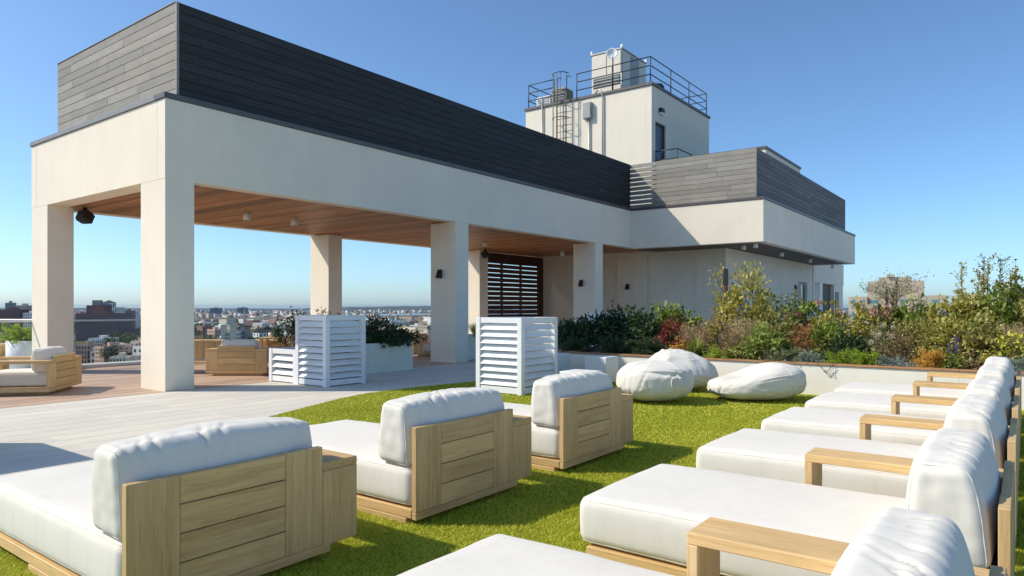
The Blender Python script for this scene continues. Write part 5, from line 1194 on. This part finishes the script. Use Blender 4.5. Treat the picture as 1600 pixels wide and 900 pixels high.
for zz in (32, 36, 40.5, 44): tm.box((-13.5, -8.07, zz), (-9, -8.012, zz + 2.3)); tm.box((-25, -6.07, zz), (-23, -6.012, zz + 2.6)); tm.box((-18.5, -6.07, zz), (-17.2, -6.012, zz + 2.6)); tm.box((3.2, -5.07, zz), (5.2, -5.012, zz + 2.6)); tm.box((20.5, -7.07, zz), (24.5, -7.012, zz + 2.4)); tm.box((7.2, -5.07, zz), (8.2, -5.012, zz + 2.4))
tm.build('windows', MTEAL, bt)
bpx('tower_block', 'dark narrow block right of the tan brick tower', 'tower block', 1470, 1478, 466, 600, 'dark', 8, bulk=False, floors=14, cols=2)

# many smaller roofs, each its own building; repeats share a label and a group
rc = random.Random(21); styles = ['white', 'cream', 'white', 'tan', 'grey', 'pinkbrick', 'white', 'cream', 'redbrick', 'tan']
WORD = {'white': 'white', 'cream': 'cream', 'redbrick': 'red brick', 'tan': 'tan brick', 'grey': 'grey', 'pinkbrick': 'pinkish brick', 'brick': 'dark brick'}
RANGES = ((-60, 50), (118, 224), (298, 486), (486, 560), (560, 700))
protos = {}
def low_block(px, D_, m_, near):
    w = rc.uniform(9, 22) if near else rc.uniform(12, 40); h = rc.choice((7, 9, 10, 13, 16)) if D_ < 1300 else rc.choice((8, 10, 12, 15, 20, 24)); rf = 'gable' if (w < 13 and rc.random() < 0.55) else 'flat'
    q = ray(px, D_); pl_ = 'left of the rear column' if px < 60 else 'between the two left columns' if px < 230 else 'between the corner column and the louvred box' if px < 490 else 'behind the louvred box and planter' if px < 562 else 'right of the planter bush'; lab = '%s distant %s %s %s' % ('small' if D_ > 1100 else 'nearer', WORD[m_], 'gabled house' if rf == 'gable' else 'flat-roofed building', pl_)
    key = (m_, rf, near, int(w / 6), h)
    if key in protos: o = dup(protos[key], lab, (q[0], q[1], GZ), ROT + rc.choice((-0.7, -0.45, -0.55, -0.3, 0.9)), 'distant ' + WORD[m_] + (' houses' if rf == 'gable' else ' buildings'))
    else: protos[key] = building('house' if rf == 'gable' else 'flat_roofed_building', lab, 'house' if rf == 'gable' else 'building', (q[0], q[1], GZ), w, w * rc.uniform(0.6, 1.3), h, m_, ROT + rc.choice((-0.7, -0.45, -0.55, -0.3)), floors=max(2, int(h / 3.3)) if near else None, cols=max(2, int(w / 4)), group='distant ' + WORD[m_] + (' houses' if rf == 'gable' else ' buildings'), roof=rf, bulk=rf == 'flat' and rc.random() < 0.5, wfrac=(0.4, 0.45))
for lo, hi in RANGES:
    for k in range(int((hi - lo) * 0.42)):
        D_ = 470 * (2000 / 470) ** rc.random(); px = rc.uniform(lo, hi)
        if 112 < px < 190 and 600 < D_ < 840: continue
        low_block(px, D_, rc.choice(styles), D_ < 1100)
# far city mass and tree canopy
mb = {k: MB() for k in ('white', 'cream', 'redbrick', 'tan', 'grey')}
for k in range(2600):
    D_ = 1900 * (6800 / 1900) ** rc.random(); px = rc.uniform(-120, 760) if rc.random() < 0.85 else rc.uniform(1280, 1700); 
    if 555 < px < 900 and 2500 < D_ < 4300: continue
    q = ray(px, D_); w = rc.uniform(8, 26); d = rc.uniform(8, 26); h = rc.choice((6, 8, 9, 11, 14, 18)) * (1 if rc.random() < 0.95 else 1.6); mb[rc.choice(list(mb))].box((q[0] - w/2, q[1] - d/2, GZ), (q[0] + w/2, q[1] + d/2, GZ + h))
for k, m_ in mb.items(): tag(m_.build('far_city_blocks', BM[k]), kind='stuff')
mtree = mat_leaf('city_tree', (0.04, 0.065, 0.022), (0.085, 0.115, 0.04), (0.17, 0.175, 0.065), 0.2)
def canopy(seed, n=900, r=4.5, h=8):
    lv = Leaves(seed); r_ = lv.r
    for c in range(22):
        a = r_.uniform(0, 2*np.pi); cz = r_.uniform(-0.4, 1); rr = r * (0.35 + 0.5 * r_.uniform()) * math.sqrt(max(0.05, 1 - cz * cz)); q = np.array([rr * math.cos(a), rr * math.sin(a), h * 0.58 + h * 0.36 * cz]); t = r_.uniform(0.1, 0.9)
        for _ in range(n // 22): p = q + r_.normal(size=3) * r * 0.20; lv.add(p, r_.normal(size=3), 1.0, 0.8, np.clip(t + 0.2 * r_.normal(), 0, 1))
    return lv.mesh('crown', mtree)
crowns = [canopy(500 + k, 330) for k in range(4)]; trunk = MB().tube([(0, 0, 0), (0.1, 0, 2.5), (0, 0.1, 5.5)], [0.35, 0.25, 0.12], 6).mesh('trunk', M['bark'])
def city_tree(px, D_, lab, s):
    lab = '%s leafy city tree below the terrace, %s' % ('small' if D_ > 800 else 'nearer', 'left of the rear column' if px < 60 else 'between the two left columns' if px < 230 else 'between the corner column and the louvred box' if px < 500 else 'right of the planter bush')
    q = ray(px, D_); t = thing('tree', lab, 'tree', (q[0], q[1], GZ), rc.uniform(0, 6), 'city trees below the terrace'); t.scale = (s, s, s * rc.uniform(0.85, 1.15)); obj('crown', rc.choice(crowns), t); obj('trunk', trunk, t)
for lo, hi, nn in ((-50, 50, 24), (168, 224, 34), (298, 350, 46), (380, 486, 96), (560, 700, 34)):
    for k in range(nn): city_tree(rc.uniform(lo, hi), 480 * (1150 / 480) ** rc.random(), 'leafy green city tree among the distant roofs beyond the glass rail', rc.uniform(0.8, 1.7))
def far_canopy():
    r_ = np.random.RandomState(9); lv = Leaves(8)
    for k in range(5200):
        D_ = 1050 * (6000 / 1050) ** r_.uniform(); px = r_.uniform(-120, 760)
        if 555 < px < 900 and 2500 < D_ < 4300: continue
        q = ray(px, D_); t = r_.uniform(0.05, 0.9); s = r_.uniform(4, 8)
        for _ in range(9): lv.add(np.array([q[0], q[1], GZ + s * 0.75]) + r_.normal(size=3) * np.array([s * 0.6, s * 0.6, s * 0.28]), r_.normal(size=3), s * 0.7, s * 0.6, np.clip(t + 0.15 * r_.normal(), 0, 1))
    tag(obj('far_trees', lv.mesh('far_trees', mtree)), kind='stuff')
far_canopy()

# ------------------------------------------------------------------ air
def haze():
    m = bpy.data.materials.new('haze_air'); m.use_nodes = True; nt = m.node_tree; nt.nodes.remove(nt.nodes['Principled BSDF'])
    v = N(nt, 'ShaderNodeVolumePrincipled'); v.inputs['Color'].default_value = (0.42, 0.60, 0.88, 1); v.inputs['Density'].default_value = HAZE; v.inputs['Anisotropy'].default_value = 0.0
    nt.links.new(v.outputs[0], nt.nodes['Material Output'].inputs['Volume'])
    tag(bx('haze', (-13500, -13500, GZ - 3), (13500, 13500, 30), m), kind='stuff')
HAZE = 0.00004
if HAZE > 0: haze()
